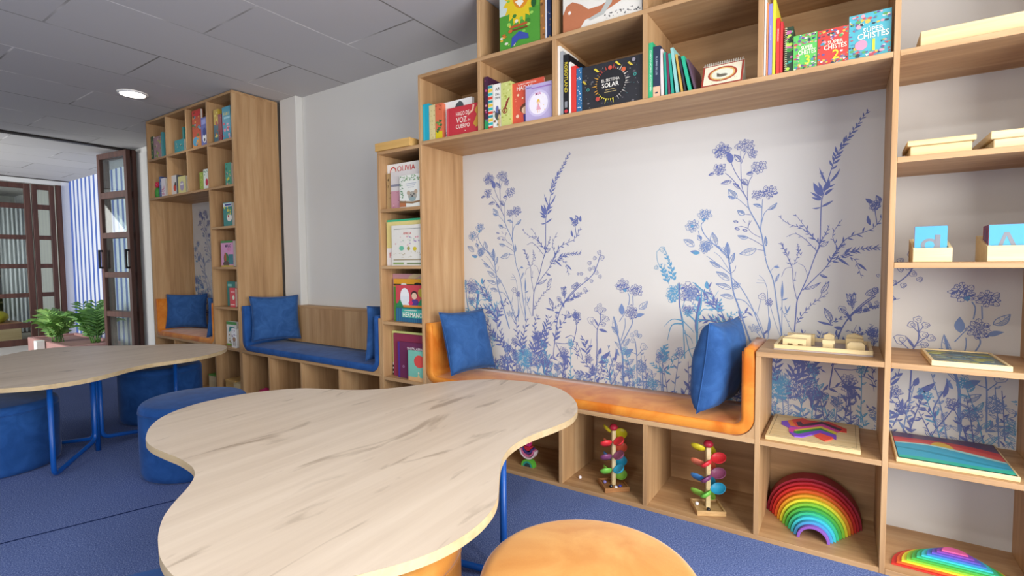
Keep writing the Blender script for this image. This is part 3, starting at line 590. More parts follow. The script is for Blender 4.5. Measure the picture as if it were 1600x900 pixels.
        s.Fl(E_, (75, 260), 45, 50, 0, 1.4, .2); s.Fl(E_, (75, 355), 35, 22, 0, 1, .9); s.S(E_, [(125, 290), (110, 420), (115, 480)], 10, 12); s.S(E_, [(35, 210), (40, 330), (60, 470)], 6, 5)
        rnd = random.Random(5)
        for i in range(52):
            x = -1.99+1.38*(i+rnd.random())/52; z = 0.36+0.05*rnd.random(); h = rnd.uniform(0.10, 0.30); dx = rnd.uniform(-.08, .08); k = rnd.choice((0, 0, 2, 1))
            P = [(x, z), (x+dx*.4, z+h*.5), (x+dx, z+h)]; s.rib(P, .005, .0025, k); s.spike(P, rnd.uniform(.03, .058), rnd.randint(6, 11), k, rnd.uniform(.2, .42), rnd.choice('foohh'), .85)
            if rnd.random() < .45: s.flower(P[-1], .03*rnd.uniform(.7, 1.2), .028, k, .9, rnd.choice((.1, .6)))
        return s.polys
TILE = Print().make()
def mural(b, x0, x1, z0, z1, y, dx=0.0):
    """Panel from x0 to x1 with the print on its face; the print repeats every 1.38 m."""
    b.box(x0, x1, y, y+0.008, z0, z1, PANELW)
    e = 0.0004; bb = [[], [], []]; cnt = 0
    for k in range(-3, 4):
        o = dx+1.38*k
        for P, ink in TILE:
            if all(x0+.001 < p[0]+o < x1-.001 and z0+.001 < p[1] < z1-.001 for p in P): cnt += 1; bb[ink].append([(p[0]+o, y-e-(cnt % 61)*1.3e-5, p[1]) for p in P])
    for ink in range(3):
        vs = []; fs = []
        for P in bb[ink]: fs.append(tuple(range(len(vs), len(vs)+len(P)))); vs += P
        if vs: b.add(vs, fs, INKS[ink])

# ------------------------------------------------------------------ built-in joinery
T = 0.02; DY = 0.392; Y0 = 0.0
def panel(p, x0, x1, z0, z1, name='upright_panel', y0=Y0, y1=DY): return bx(name, (x0, x1, y0, y1, z0, z1), WV, p, 0.0012)
def board(p, x0, x1, ztop, name='shelf', y0=Y0+0.001, y1=DY, t=T): return bx(name, (x0, x1, y0, y1, ztop-t, ztop), WH, p, 0.0012)
def back(p, x0, x1, z0, z1, m=None, name='back_panel'): return bx(name, (x0, x1, MY, DY, z0, z1), m or WH, p)
# reading nook unit in the middle of the wall
XL0, XL1, XE0, XE1, XF0, XF1, XG0, XG1 = -2.110, -2.091, 0.124, 0.1415, -0.291, -0.272, 0.549, 0.567
ZSU, ZT1, ZS2, ZS1 = 1.850, 2.235, 0.414, 0.771
nook = empty('bookcase', (-1.0, 0.2, 0), 'large oak wall bookcase framing the orange bench and the long flower mural', 'bookcase')
panel(nook, XL0, XL1, 0, ZT1-T); panel(nook, XE0, XE1, 0, CZ-.002); panel(nook, XF0, XF1, T, ZS1-T)
board(nook, XL1, XE0, T, 'plinth_board'); board(nook, XL1, XF0, ZS2, 'seat_board'); board(nook, XF1, XE0, ZS2); board(nook, XF0, XE0, ZS1)
for x in (-1.645, -1.175, -0.742): panel(nook, x-T/2, x+T/2, T, ZS2-T, 'divider')
board(nook, XL1, XE0, ZSU, 'shelf'); board(nook, XL0, XE0, ZT1, 'shelf')
UX = (-1.661, -1.2025, -0.751, -0.292)
for x in UX: panel(nook, x-T/2, x+T/2, ZSU, ZT1-T, 'divider', y1=MY)
for x in UX: panel(nook, x-T/2, x+T/2, ZT1, CZ-.003, 'divider', y1=MY)
back(nook, XL1, XE0, T, ZS2-T); back(nook, XL1, XE0, ZSU, ZT1-T); back(nook, UX[0]+T/2, XE0, ZT1, CZ-.003)
b = MB(); mural(b, XL1, XE0, ZS2, ZSU-T, MY); b.build('mural_panel', nook)
# open shelving to its side
shelf = empty('open_shelving', (0.35, 0.2, 0), 'open oak shelving against the mural holding boxes, letter cards and puzzles', 'shelving')
panel(shelf, XG0, XG1, 0, CZ-.002)
for z, n in ((T, 'plinth_board'), (ZS2, 'shelf'), (ZS1, 'shelf'), (1.124, 'shelf'), (1.4875, 'shelf'), (ZSU, 'shelf')): board(shelf, XE1+.0005, XG0, z, n)
back(shelf, XE1, XG0, T, ZS2-T, PANELW)
b = MB(); mural(b, XE1, XG0, ZS2, CZ-.003, MY); b.build('mural_panel', shelf)
# narrow column beside the nook
colu = empty('shelf_column', (-2.29, 0.2, 0), 'narrow oak shelf column of picture books between the orange and blue benches', 'bookcase')
XB0, XB1 = -2.471, -2.451
panel(colu, XB0, XB1, 0, 1.816)
for z, n in ((T, 'plinth_board'), (0.4125, 'shelf'), (0.769, 'shelf'), (1.122, 'shelf'), (1.476, 'shelf')): board(colu, XB1, XL0-.001, z, n)
board(colu, XB0, XL0-.001, 1.836, 'top_board'); back(colu, XB1, XL0-.001, T, 1.816)
# blue bench unit
bench = empty('bench_unit', (-3.3, 0.2, 0), 'low oak bench unit with four open cubbies under the blue seat cushion', 'bench')
XC0, XC1, ZC = -4.160, XB0-.001, 0.4275
panel(bench, XC0, XC0+T, 0, ZC-T); panel(bench, XC1-T, XC1, 0, ZC-T)
panel(bench, XC0, XC0+T, ZC, 0.755, 'arm_panel'); panel(bench, XC1-T, XC1, ZC, 0.785, 'arm_panel')
board(bench, XC0, XC1, ZC, 'seat_board'); board(bench, XC0+T, XC1-T, T, 'plinth_board')
for x in (-3.755, -3.335, -2.895): panel(bench, x-T/2, x+T/2, T, ZC-T, 'divider')
back(bench, XC0+T, XC1-T, T, ZC-T); bx('backrest_panel', (XC0+T, XC1-T, MY-.01, DY, ZC, 0.765), WV, bench); bx('ledge', (XC0, XC1, MY-.012, WY-.002, 0.765, 0.785), WH, bench, 0.0015)
# tall bookcase by the doors
tall = empty('tall_bookcase', (-4.97, 0.2, 0), 'tall oak bookcase reaching the ceiling beside the folding glass doors', 'bookcase')
XD = (-5.774, -5.355, -4.954, -4.580, -4.185, -4.163)
panel(tall, XD[0], XD[0]+T, 0, 2.53); panel(tall, XD[4], XD[5], 0, 2.53, y1=0.393); board(tall, XD[0], XD[5], 2.55, 'top_board', y1=0.393)
for z in (2.174, 1.80): board(tall, XD[0]+T, XD[4], z)
for x in XD[1:4]: panel(tall, x-T/2, x+T/2, 2.174, 2.53, 'divider'); panel(tall, x-T/2, x+T/2, 1.80, 2.154, 'divider')
panel(tall, XD[3]-T/2, XD[3]+T/2, 0, 1.78)
for z in (1.461, 1.119, 0.7775, 0.431): board(tall, XD[3]+T/2, XD[4], z)
board(tall, XD[0]+T, XD[3]-T/2, 0.440, 'seat_board'); board(tall, XD[0]+T, XD[3]-T/2, T, 'plinth_board'); board(tall, XD[3]+T/2, XD[4], T, 'plinth_board')
for x in XD[1:3]: panel(tall, x-T/2, x+T/2, T, 0.42, 'divider')
back(tall, XD[0]+T, XD[4], 1.80, 2.53); back(tall, XD[3]+T/2, XD[4], T, 1.78); back(tall, XD[0]+T, XD[3]-T/2, T, 0.42)
b = MB(); mural(b, XD[0]+T, XD[3]-T/2, 0.44, 1.78, MY, -3.70+1.38*0); b.build('mural_panel', tall)

# ------------------------------------------------------------------ bench cushions
def u_cushion(name, x0, x1, zb, ztop, thick, r, m, mp, label, depth=0.3845, seat_t=0.045):
    """U-shaped upholstery: two arms and a seat in one run, with rounded outer corners."""
    t = thick
    root = empty(name, ((x0+x1)/2, depth/2, zb), label, 'cushion')
    path = []   # (point, inward normal)
    def arc(cx, cz, a0, a1, n=8):
        for i in range(n+1):
            a = a0+(a1-a0)*i/n; path.append(((cx+r*math.cos(a), cz+r*math.sin(a)), (-math.cos(a), -math.sin(a))))
    for z in np.linspace(ztop, zb+r, 7)[:-1]: path.append(((x0, z), (1, 0)))
    arc(x0+r, zb+r, math.pi, 1.5*math.pi)
    for x in np.linspace(x0+r, x1-r, 26)[1:-1]: path.append(((x, zb), (0, 1)))
    arc(x1-r, zb+r, 1.5*math.pi, 2*math.pi)
    for z in np.linspace(zb+r, ztop, 7)[1:]: path.append(((x1, z), (-1, 0)))
    f = 0.016; yf = 0.004
    prof = [(depth, 0.0), (yf+f*0.3, 0.0), (yf, f*0.3)]
    for i in range(6): a = math.pi/2*i/5; prof.append((yf+f-f*math.cos(a), -1*(f-f*math.sin(a))))   # second value is measured back from the thickness
    prof += [(depth*0.35, 'm'), (depth*0.7, 'm'), (depth, 'e')]
    vs = []; n = len(path)
    for i, ((px, pz), (nx, nz)) in enumerate(path):
        tt = t
        if abs(nz) > 0.98: tt = seat_t
        elif abs(nz) > 0.0: tt = t+(seat_t-t)*abs(nz)
        for k, (y, q) in enumerate(prof):
            if q == 'm': h = tt+0.007
            elif q == 'e': h = tt
            elif k <= 2: h = q
            else: h = tt+q
            if i in (0, n-1): h = h*0.72+tt*0.14
            vs.append((px+nx*h, y, pz+nz*h+(0 if i not in (0, n-1) else 0.012 if 0.2 < h/tt < 0.95 else 0.006)))
    k = len(prof); fs = []
    for i in range(n-1):
        for j in range(k): fs.append((i*k+j, i*k+(j+1) % k, (i+1)*k+(j+1) % k, (i+1)*k+j))
    fs.append(tuple(range(k))[::-1]); fs.append(tuple((n-1)*k+j for j in range(k)))
    b = MB(); b.add(vs, fs, m, True); b.build('upholstery', root)
    # seam round the front edge
    b = MB(); pts = []
    for (px, pz), (nx, nz) in path:
        tt = t if abs(nz) < 1e-6 else (seat_t if abs(nz) > .98 else t+(seat_t-t)*abs(nz)); h = tt-f*0.15
        pts.append((px+nx*h, yf+f*0.7, pz+nz*h))
    b.tube(pts, 0.0022, mp, 6); b.build('piping', root)
    return root
def fillet(parent, x, z, s, r, y1=0.37):
    """Solid corner block under a cushion's rounded corner (s = +1: corner at the low-x end)."""
    P = [(x, z), (x+s*r, z)]
    for i in range(1, 9): a = math.pi/2*i/8; P.append((x+s*(r-r*math.sin(a)), z+r-r*math.cos(a)))
    b = MB(); b.prism(P, 1, 0.002, y1, WV); b.build('corner_block', parent)
u_cushion('bench_cushion', XL1+.001, XF0-.001, ZS2+.0005, 0.765, 0.052, 0.085, ORANGE, OPIPE, 'long orange velvet bench cushion turned up at both ends under the mural')
fillet(nook, XL1, ZS2, 1, 0.083); fillet(nook, XF0, ZS2, -1, 0.083)
u_cushion('bench_cushion', XC0+T+.001, XC1-T-.001, ZC+.0005, 0.785, 0.055, 0.085, BLUEF, BLUEF, 'blue bench cushion turned up at both ends on the low bench unit', depth=0.3725)
fillet(bench, XC0+T, ZC, 1, 0.083); fillet(bench, XC1-T, ZC, -1, 0.083)
u_cushion('bench_cushion', XD[0]+T+.001, XD[3]-T/2-.001, 0.4405, 0.79, 0.052, 0.085, ORANGE, OPIPE, 'short orange velvet bench cushion inside the tall bookcase')
fillet(tall, XD[0]+T, 0.44, 1, 0.083); fillet(tall, XD[3]-T/2, 0.44, -1, 0.083)

# ------------------------------------------------------------------ pillows
def pillow(c, u, v, w, h, thick, label, seed):
    u = Vector(u).normalized(); v = Vector(v); v = (v-u*v.dot(u)).normalized(); n = u.cross(v)
    n_ = 26; b = MB(); rnd = random.Random(seed); ph = [rnd.uniform(0, 6.3) for _ in range(6)]
    def pt(i, j, s):
        a = 2*i/n_-1; d = 2*j/n_-1
        pin = 1-0.075*(1-d*d)*abs(a)**3; pin2 = 1-0.075*(1-a*a)*abs(d)**3
        x = a*pin*w/2; y = d*pin2*h/2
        e = max(0.0, (1-a**4))*max(0.0, (1-d**4)); t = thick/2*e**0.5*(0.75+0.25*math.cos(a*1.3)*math.cos(d*1.3))
        t *= 1+0.05*math.sin(5*a+ph[0]+2*d)+0.05*math.sin(6*d+ph[1]-2*a)
        cr = abs(a*d); t += thick*0.05*e*math.sin(14*(a-d*0.6)+ph[2])*cr
        sag = -0.03*h*(1-abs(d))*0
        return Vector(c)+u*x+v*(y+sag)+n*(s*t)
    vs = []; fs = []; idx = {}
    for s in (1, -1):
        for i in range(n_+1):
            for j in range(n_+1):
                if s == -1 and (i in (0, n_) or j in (0, n_)): idx[s, i, j] = idx[1, i, j]; continue
                idx[s, i, j] = len(vs); vs.append(pt(i, j, s)[:])
    for s in (1, -1):
        for i in range(n_):
            for j in range(n_):
                q = [idx[s, i, j], idx[s, i+1, j], idx[s, i+1, j+1], idx[s, i, j+1]]; fs.append(q if s == 1 else q[::-1])
    root = empty('throw_pillow', (c[0], c[1], c[2]-h/2), label, 'pillow', 'blue pillows on the benches')
    b.add(vs, fs, BLUEP, True); b.build('cover', root)
    b = MB(); P = [pt(i, 0, 1) for i in range(n_)]+[pt(n_, j, 1) for j in range(n_)]+[pt(n_-i, n_, 1) for i in range(n_)]+[pt(0, n_-j, 1) for j in range(n_)]
    b.tube([p[:] for p in P], 0.0028, BLUEP, 6, closed=True); b.build('seam', root)
    return root
pillow((-1.90, 0.175, 0.665), (0.20, 0.98, 0.0), (-0.30, 0.06, 1.0), 0.345, 0.375, 0.13, 'square blue pillow leaning on the orange cushion end beside the narrow shelf column', 1)
pillow((-0.466, 0.178, 0.676), (0.18, 0.98, 0.0), (0.13, -0.02, 1.0), 0.335, 0.40, 0.175, 'blue pillow seen edge-on against the orange cushion end beside the shelving', 2)
pillow((-3.965, 0.195, 0.69), (0.38, 0.92, 0.0), (-0.15, 0.10, 1.0), 0.375, 0.375, 0.12, 'square blue pillow leaning on the blue cushion end beside the tall bookcase', 3)
pillow((-2.625, 0.19, 0.672), (0.04, 0.99, 0.0), (0.08, 0.0, 1.0), 0.34, 0.37, 0.085, 'thin blue pillow at the end of the blue bench beside the shelf column', 4)
pillow((-5.54, 0.20, 0.675), (0.66, 0.62, 0.0), (-0.05, 0.14, 1.0), 0.38, 0.345, 0.10, 'blue pillow facing out in the orange nook of the tall bookcase', 5)
pillow((-4.70, 0.17, 0.67), (0.05, 1.0, 0.0), (0.16, 0.0, 1.0), 0.33, 0.36, 0.07, 'blue pillow half hidden at the inner end of the tall bookcase nook', 6)

# ------------------------------------------------------------------ poufs
def pouf(c, r, h, ms, label, group):
    root = empty('pouf', (c[0], c[1], 0), label, 'stool', group)
    b = MB(); b.lathe([(r*0.93, 0.0), (r*0.985, 0.012), (r, 0.04), (r*1.004, h*0.5), (r, h-0.05)], ms, 64, c[0], c[1]); b.build('body', root)
    b = MB(); P = [(r+.0005, h-0.05)]
    for i in range(9): a = math.pi/2*i/8; P.append((r-0.035+0.035*math.cos(a), h-0.04+0.035*math.sin(a)))
    P += [(r*0.7, h+0.000), (r*0.4, h+0.004), (0.0, h+0.006)]
    b.lathe(P, ms, 64, c[0], c[1]); b.build('seat_top', root)
    b = MB(); b.tube([(c[0]+(r+.001)*math.cos(2*math.pi*i/64), c[1]+(r+.001)*math.sin(2*math.pi*i/64), h-0.05) for i in range(64)], 0.0022, ms, 6, closed=True); b.build('seam', root)
    return root
pouf((-0.494, -1.135), 0.262, 0.408, OPOUF, 'round amber velvet pouf standing free on the carpet in front of the cubbies', 'orange poufs')
pouf((-1.075, -1.30), 0.25, 0.395, OPOUF, 'orange pouf pushed under the near table so only a sliver shows', 'orange poufs')
pouf((-3.04, -0.86), 0.262, 0.40, BLUEF, 'round blue pouf standing between the near table and the far table', 'blue poufs')
pouf((-4.28, -0.54), 0.262, 0.40, BLUEF, 'blue pouf on the far side of the far table in front of the tall bookcase', 'blue poufs')
pouf((-3.985, -1.475), 0.262, 0.385, BLUEF, 'blue pouf cut by the picture edge under the far table', 'blue poufs')
pouf((-1.20, -1.83), 0.262, 0.40, BLUEF, 'blue pouf in the bottom corner beside the near table edge', 'blue poufs')

# ------------------------------------------------------------------ tables
TZ = 0.53; TT = 0.024; KS = (1.135-TZ)/(1.135-0.515)
def sc_outline(P): return [(p[0]*KS, -2.2+(p[1]+2.2)*KS) for p in P]
NEAR = sc_outline([(-2.114, -1.437), (-2.211, -1.389), (-2.307, -1.318), (-2.376, -1.225), (-2.413, -1.116), (-2.412, -0.989), (-2.378, -0.869), (-2.308, -0.761), (-2.237, -0.697), (-2.122, -0.647), (-2.0, -0.59), (-1.905, -0.51), (-1.833, -0.405), (-1.767, -0.281), (-1.676, -0.158), (-1.532, -0.046), (-1.345, 0.001), (-1.174, -0.034), (-1.041, -0.141), (-0.942, -0.279), (-0.896, -0.418), (-0.901, -0.539), (-0.923, -0.652), (-0.932, -0.75), (-0.92, -0.844), (-0.886, -0.931), (-0.845, -1.0), (-0.80, -1.069), (-0.761, -1.129), (-0.733, -1.187), (-0.715, -1.26), (-0.712, -1.335), (-0.722, -1.404), (-0.745, -1.469), (-0.775, -1.525), (-0.81, -1.58), (-0.862, -1.65), (-0.93, -1.71), (-1.01, -1.75), (-1.09, -1.765), (-1.183, -1.755), (-1.251, -1.735), (-1.319, -1.708), (-1.392, -1.668), (-1.454, -1.619), (-1.508, -1.568), (-1.56, -1.527), (-1.608, -1.50), (-1.671, -1.481), (-1.768, -1.472), (-1.866, -1.474), (-1.968, -1.473), (-2.05, -1.46)])
FAR = sc_outline([(-4.874, -1.30), (-4.99, -1.17), (-5.04, -1.05), (-5.02, -0.926), (-4.944, -0.83), (-4.82, -0.735), (-4.69, -0.645), (-4.54, -0.53), (-4.426, -0.407), (-4.29, -0.295), (-4.142, -0.23), (-3.971, -0.22), (-3.815, -0.294), (-3.70, -0.43), (-3.645, -0.58), (-3.645, -0.723), (-3.655, -0.841), (-3.62, -0.95), (-3.55, -1.061), (-3.497, -1.156), (-3.472, -1.236), (-3.47, -1.326), (-3.493, -1.41), (-3.535, -1.475), (-3.60, -1.545), (-3.70, -1.60), (-3.83, -1.625), (-3.97, -1.60), (-4.12, -1.53), (-4.22, -1.47), (-4.32, -1.43), (-4.45, -1.41), (-4.60, -1.405), (-4.75, -1.375)])
def round_outline(P, n=4):
    out = []; k = len(P)
    for i in range(k):
        a, b_, c, d = P[i-1], P[i], P[(i+1) % k], P[(i+2) % k]
        for t in range(n):
            t = t/n; out.append(tuple(0.5*((2*b_[q])+(-a[q]+c[q])*t+(2*a[q]-5*b_[q]+4*c[q]-d[q])*t*t+(-a[q]+3*b_[q]-3*c[q]+d[q])*t**3) for q in (0, 1)))
    return out
def bendtube(b, P, R, r, m):
    """Round tube along P with bends of radius R."""
    P = [Vector(p) for p in P]; out = [P[0]]
    for i in range(1, len(P)-1):
        a = (P[i-1]-P[i]).normalized(); c = (P[i+1]-P[i]).normalized()
        for k in range(7):
            t = k/6; p0 = P[i]+a*R; p2 = P[i]+c*R; out.append(p0*(1-t)**2+P[i]*2*t*(1-t)+p2*t*t)
    out.append(P[-1]); b.tube([p[:] for p in out], r, m, 12)
def table(outline, ctr, feet, label, grain):
    root = empty('table', (ctr[0], ctr[1], 0), label, 'table', 'cloud shaped tables')
    O = round_outline(outline)
    zb = TZ-TT
    b = MB(); n = len(O)
    cs = sum(p[0] for p in O)/n, sum(p[1] for p in O)/n
    me = bmesh.new(); vs = [me.verts.new((p[0], p[1], TZ)) for p in O]; fc = me.faces.new(vs)
    bmesh.ops.triangulate(me, faces=[fc]); bmesh.ops.recalc_face_normals(me, faces=me.faces)
    for f in me.faces:
        if f.normal.z < 0: f.normal_flip()
    b.bm(me, WT)
    tp = b.build('tabletop', root)
    b = MB(); me = bmesh.new(); v0 = [me.verts.new((p[0], p[1], TZ-.0002)) for p in O]; v1 = [me.verts.new((p[0], p[1], zb)) for p in O]
    for i in range(n): me.faces.new((v0[i], v0[(i+1) % n], v1[(i+1) % n], v1[i]))
    fb = me.faces.new(v1); bmesh.ops.triangulate(me, faces=[fb]); bmesh.ops.recalc_face_normals(me, faces=me.faces); b.bm(me, WTE); b.build('edge_band', root)
    for (fx, fy) in feet:
        d = Vector((fx-ctr[0], fy-ctr[1], 0)).normalized(); c = Vector((ctr[0], ctr[1], 0))+d*0.022
        b = MB(); tx, ty = fx+d.x*0.0, fy+d.y*0.0
        bendtube(b, [(tx, ty, zb), (fx, fy, 0.0125), (c.x, c.y, 0.075), (c.x, c.y, zb)], 0.045, 0.0125, BLUEM); b.build('leg', root)
    b = MB(); b.tube([(ctr[0], ctr[1], 0.0), (ctr[0], ctr[1], zb)], 0.0135, BLUEM, 12); b.build('centre_post', root)
    return root
table(FAR, (-3.82, -1.075), ((-3.517, -1.36), (-3.90, -0.60), (-4.20, -1.26)), 'far cloud-shaped oak table with blue tube legs towards the patio doors', 0)
table(NEAR, (-1.40, -0.92), ((-1.004, -0.755), (-1.92, -1.02), (-1.38, -1.42)), 'near cloud-shaped pale oak table filling the foreground', 0)

# ------------------------------------------------------------------ ceiling light
def downlight(x, y, label, power=0):
    cl = empty('ceiling_light', (x, y, CZ-.03), label, 'light', 'ceiling downlights')
    b = MB(); b.lathe([(0.088, CZ-.012), (0.102, CZ-.012), (0.104, CZ-.004), (0.104, CZ-.0005)], paint('#f2f2f0', 0.5), 40, x, y, cap=False); b.build('trim_ring', cl)
    b = MB(); b.lathe([(0.0, CZ-.011), (0.088, CZ-.0105), (0.088, CZ-.006)], LAMP, 40, x, y, cap=False); b.build('diffuser', cl)
    if power:
        l = bpy.data.lights.new('downlight', 'AREA'); l.shape = 'DISK'; l.size = 0.17; l.energy = power; l.color = (1, .97, .92)
        o = bpy.data.objects.new('downlight', l); COL.objects.link(o); o.location = (x, y, CZ-.02)
LAMP = mat_emit('lamp_glow', '#fff8ee', 9.0)
downlight(-4.945, -0.399, 'round white downlight set in the grey ceiling panels', 2)
downlight(0.75, -1.5, 'unseen downlight added over the open shelving for overhead light', 16)  # unseen fitting, added to supply overhead light near the camera
downlight(-0.55, -2.5, 'unseen downlight added over the near table for overhead light', 16)  # second added fitting out of view, lights table and carpet from above

# ------------------------------------------------------------------ books
def flat(b, pts, y, m): b.add([(p[0], y, p[1]) for p in pts], [tuple(range(len(pts)))], m)
def disc(cx, cz, rx, rz, n=20, a0=0, a1=2*math.pi):
    k = n if abs(a1-a0) > 6.2 else n+1
    return [(cx+rx*math.cos(a0+(a1-a0)*i/n), cz+rz*math.sin(a0+(a1-a0)*i/n)) for i in range(k)]
def decorate(b, items, x0, x1, z0, z1, y):
    """Printed cover: shapes in cover space (0..1 across, 0..1 up), each a hair in front of the last."""
    W, H = x1-x0, z1-z0
    def flat(b, pts, y, m):   # print never runs past the cover
        P = [(min(max(p[0], x0), x1), min(max(p[1], z0), z1)) for p in pts]
        if max(p[0] for p in P)-min(p[0] for p in P) > 1e-5 and max(p[1] for p in P)-min(p[1] for p in P) > 1e-5: b.add([(p[0], y, p[1]) for p in P], [tuple(range(len(P)))], m)
    for i, it in enumerate(items):
        k = it[0]; yy = y-0.0004-0.00022*i
        if k == 'r': _, a, c, d, e, col = it; flat(b, [(x0+a*W, z0+c*H), (x0+d*W, z0+c*H), (x0+d*W, z0+e*H), (x0+a*W, z0+e*H)], yy, paint(col))
        elif k == 'e': _, a, c, d, e, col = it; flat(b, disc(x0+a*W, z0+c*H, d*W, e*H), yy, paint(col))
        elif k == 'c': _, a, c, d, col = it; flat(b, disc(x0+a*W, z0+c*H, d*H, d*H), yy, paint(col))
        elif k == 'p': flat(b, [(x0+p[0]*W, z0+p[1]*H) for p in it[1]], yy, paint(it[2]))
        elif k == 's':   # scattered marks: ('s', n, size, (colours), seed[, (a,c,d,e) area])
            rnd = random.Random(it[4]); ar = it[5] if len(it) > 5 else (0.04, 0.04, 0.96, 0.96)
            for q in range(it[1]):
                cx = x0+W*rnd.uniform(ar[0], ar[2]); cz = z0+H*rnd.uniform(ar[1], ar[3]); r = it[2]*H*rnd.uniform(.5, 1.2)
                r = min(r, cx-x0-.0005, x1-.0005-cx, cz-z0-.0005, z1-.0005-cz)
                if r < 0.0008: continue
                n = rnd.choice((3, 5, 7, 10)); flat(b, disc(cx, cz, r, r*rnd.uniform(.5, 1), n, rnd.random(), rnd.random()+2*math.pi if False else 2*math.pi), yy-0.00002*q, paint(it[3][q % len(it[3])]))
        elif k == 'ring':
            _, a, c, r0, r1, col = it; n = 28; A = disc(x0+a*W, z0+c*H, r0*H, r0*H, n); B = disc(x0+a*W, z0+c*H, r1*H, r1*H, n)
            for q in range(n): flat(b, [A[q], A[(q+1) % n], B[(q+1) % n], B[q]], yy, paint(col))
        elif k == 't':   # lettering: ('t', text, cx, cz, height, colour, max width, [turn])
            _, txt, a, c, h, col, mw = it[:7]; turn = len(it) > 7
            vs, fs, asp = glyphs(txt)
            if turn:
                hh = h*W; ww = min(hh*asp, mw*H); hh = min(hh, ww/asp*1.35)
                b.add([(x0+a*W-hh/2*-1*0+(v[1]-.5)*hh, yy, z0+c*H-(v[0]-.5)*ww) for v in vs], [f[::1] for f in fs], paint(col))
            else:
                hh = h*H; ww = min(hh*asp, mw*W)
                b.add([(x0+a*W+(v[0]-.5)*ww, yy, z0+c*H+(v[1]-.5)*hh) for v in vs], fs, paint(col))
class Shelf:
    def __init__(s, z, group, gap=0.0006): s.z = z; s.g = group
def book(sh, pl, pr, pt, y, col, label, deco=(), depth=0.20, mode='spine', thick=None, lean=0.0, name='book', ytop=None, spine=None, x=None):
    """pl, pr, pt: where the front's low corners and top lie in the photograph; y: how far back the front stands."""
    z0 = sh.z+0.0004
    py = 450
    if x is None:
        zz = pt+30; X0 = ony(pl, zz, y)[0]; X1 = ony(pr, zz, y)[0]
        if sh.g == 'picture books in the narrow shelf column': X0 = max(X0, XB1+.002); X1 = XL0-.003
        walls = (XL1,)+tuple(UX)+(XE0,) if sh.g in ('books on the long shelf over the orange bench', 'books on the top shelf') else tuple(XD[:5]) if 'tall bookcase' in sh.g else ()
        cx = (X0+X1)/2+(.004 if X1-X0 < .03 else 0)
        for q in walls:   # keep clear of the uprights
            if q < cx: X0 = max(X0, q+(T/2 if q not in (XL1, XE0, XD[0]) else (T if q == XD[0] else 0))+.0008)
            else: X1 = min(X1, q-(T/2 if q not in (XE0, XD[4]) else 0)-.0008)
    else: X0, X1 = x
    H = ony((pl+pr)/2, pt, y)[2]-z0; X0 += 0.0004; X1 -= 0.0004
    d = depth if mode == 'spine' else (thick or 0.016)
    root = empty(name, ((X0+X1)/2, y, z0), label, 'book', sh.g)
    m = paint(col); b = MB(); ct = min(0.0022, (X1-X0)*.2, d*.2)
    if mode == 'spine':
        b.box(X0, X0+ct, y, y+d, z0, z0+H, m); b.box(X1-ct, X1, y, y+d, z0, z0+H, m); b.box(X0+ct, X1-ct, y, y+ct, z0, z0+H, m)
        g = (X0+ct, X1-ct, y+ct, y+d-.003, z0+.003, z0+H-.003)
    else:
        b.box(X0, X1, y, y+ct, z0, z0+H, m); b.box(X0, X1, y+d-ct, y+d, z0, z0+H, m); b.box(X0, X0+ct, y+ct, y+d-ct, z0, z0+H, paint(spine) if spine else m)
        g = (X0+ct, X1-.003, y+ct, y+d-ct, z0+.003, z0+H-.003)
    decorate(b, deco, X0, X1, z0, z0+H, y)
    cv = b.build('cover', root)
    bx('pages', g, PAPER, root)
    if lean:   # leaning about its low edge on the side it tips to
        a = lean; root.rotation_euler = (0, a, 0)
        root.location.z = z0+abs(math.sin(a))*(X1-X0)/2
    return root

R1 = Shelf(ZSU, 'books on the long shelf over the orange bench'); Y = 0.018
V = 'vertical'
book(R1, 660.4, 670.4, 162.5, Y, '#1ea8c2', 'turquoise spine at the outer end of the long shelf', [('r', .12, .03, .3, .97, '#35bcd2')])
book(R1, 670.7, 680.0, 164, Y, '#d9cb92', 'cream patterned spine next to the turquoise one', [('s', 22, .016, ('#b08a5a', '#c2a04e', '#8d7a4a'), 3)])
book(R1, 680.3, 691.2, 161.5, Y, '#d96f4c', 'orange spine with green plants and a yellow foot', [('r', 0, 0, 1, .22, '#d9c41e'), ('s', 14, .06, ('#5c8f4b', '#37683e', '#8fb14c'), 4, (.05, .2, .95, .55)), ('s', 8, .02, ('#8b2e1f', '#b84f3a'), 6, (.05, .75, .95, .98))])
book(R1, 691.5, 738, 156, Y+.03, '#eceae6', 'white book with a dark tree behind the small red book', [('p', [(.42, .78), (.48, .9), (.6, .97), (.7, .9), (.74, .78)], '#4d5257'), ('s', 10, .03, ('#8b8f93', '#6a6f76'), 7, (.04, .02, .2, .2))], mode='face', thick=.02)
book(R1, 698.2, 747.3, 165, Y, '#c2343f', 'small red landscape book with white block title', [('r', .0, 0, .06, 1, '#d1525a'), ('t', 'HAGO DE', .52, .74, .14, '#f4e3d6', .42), ('t', 'VOZ', .48, .52, .2, '#f4e3d6', .34), ('t', 'EN', .72, .47, .06, '#f4e3d6', .1), ('t', 'CUERPO', .52, .30, .14, '#f4e3d6', .44), ('c', .6, .12, .02, '#f0dcd0'), ('p', [(.85, .3), (.93, .18), (1, .2), (1, .95), (.9, .75), (.97, .6)], '#c8963a'), ('p', [(.7, .62), (.86, .75), (.9, .95), (.84, .97), (.82, .8), (.68, .66)], '#e9b7a0')], mode='face', thick=.018)
book(R1, 756.6, 762.6, 120, Y, '#47243f', 'narrow plum spine with green foot beside the striped spine', [('r', 0, 0, 1, .2, '#2f9a5d'), ('s', 10, .03, ('#b5467a', '#6f4da0', '#d08a9a'), 8)])
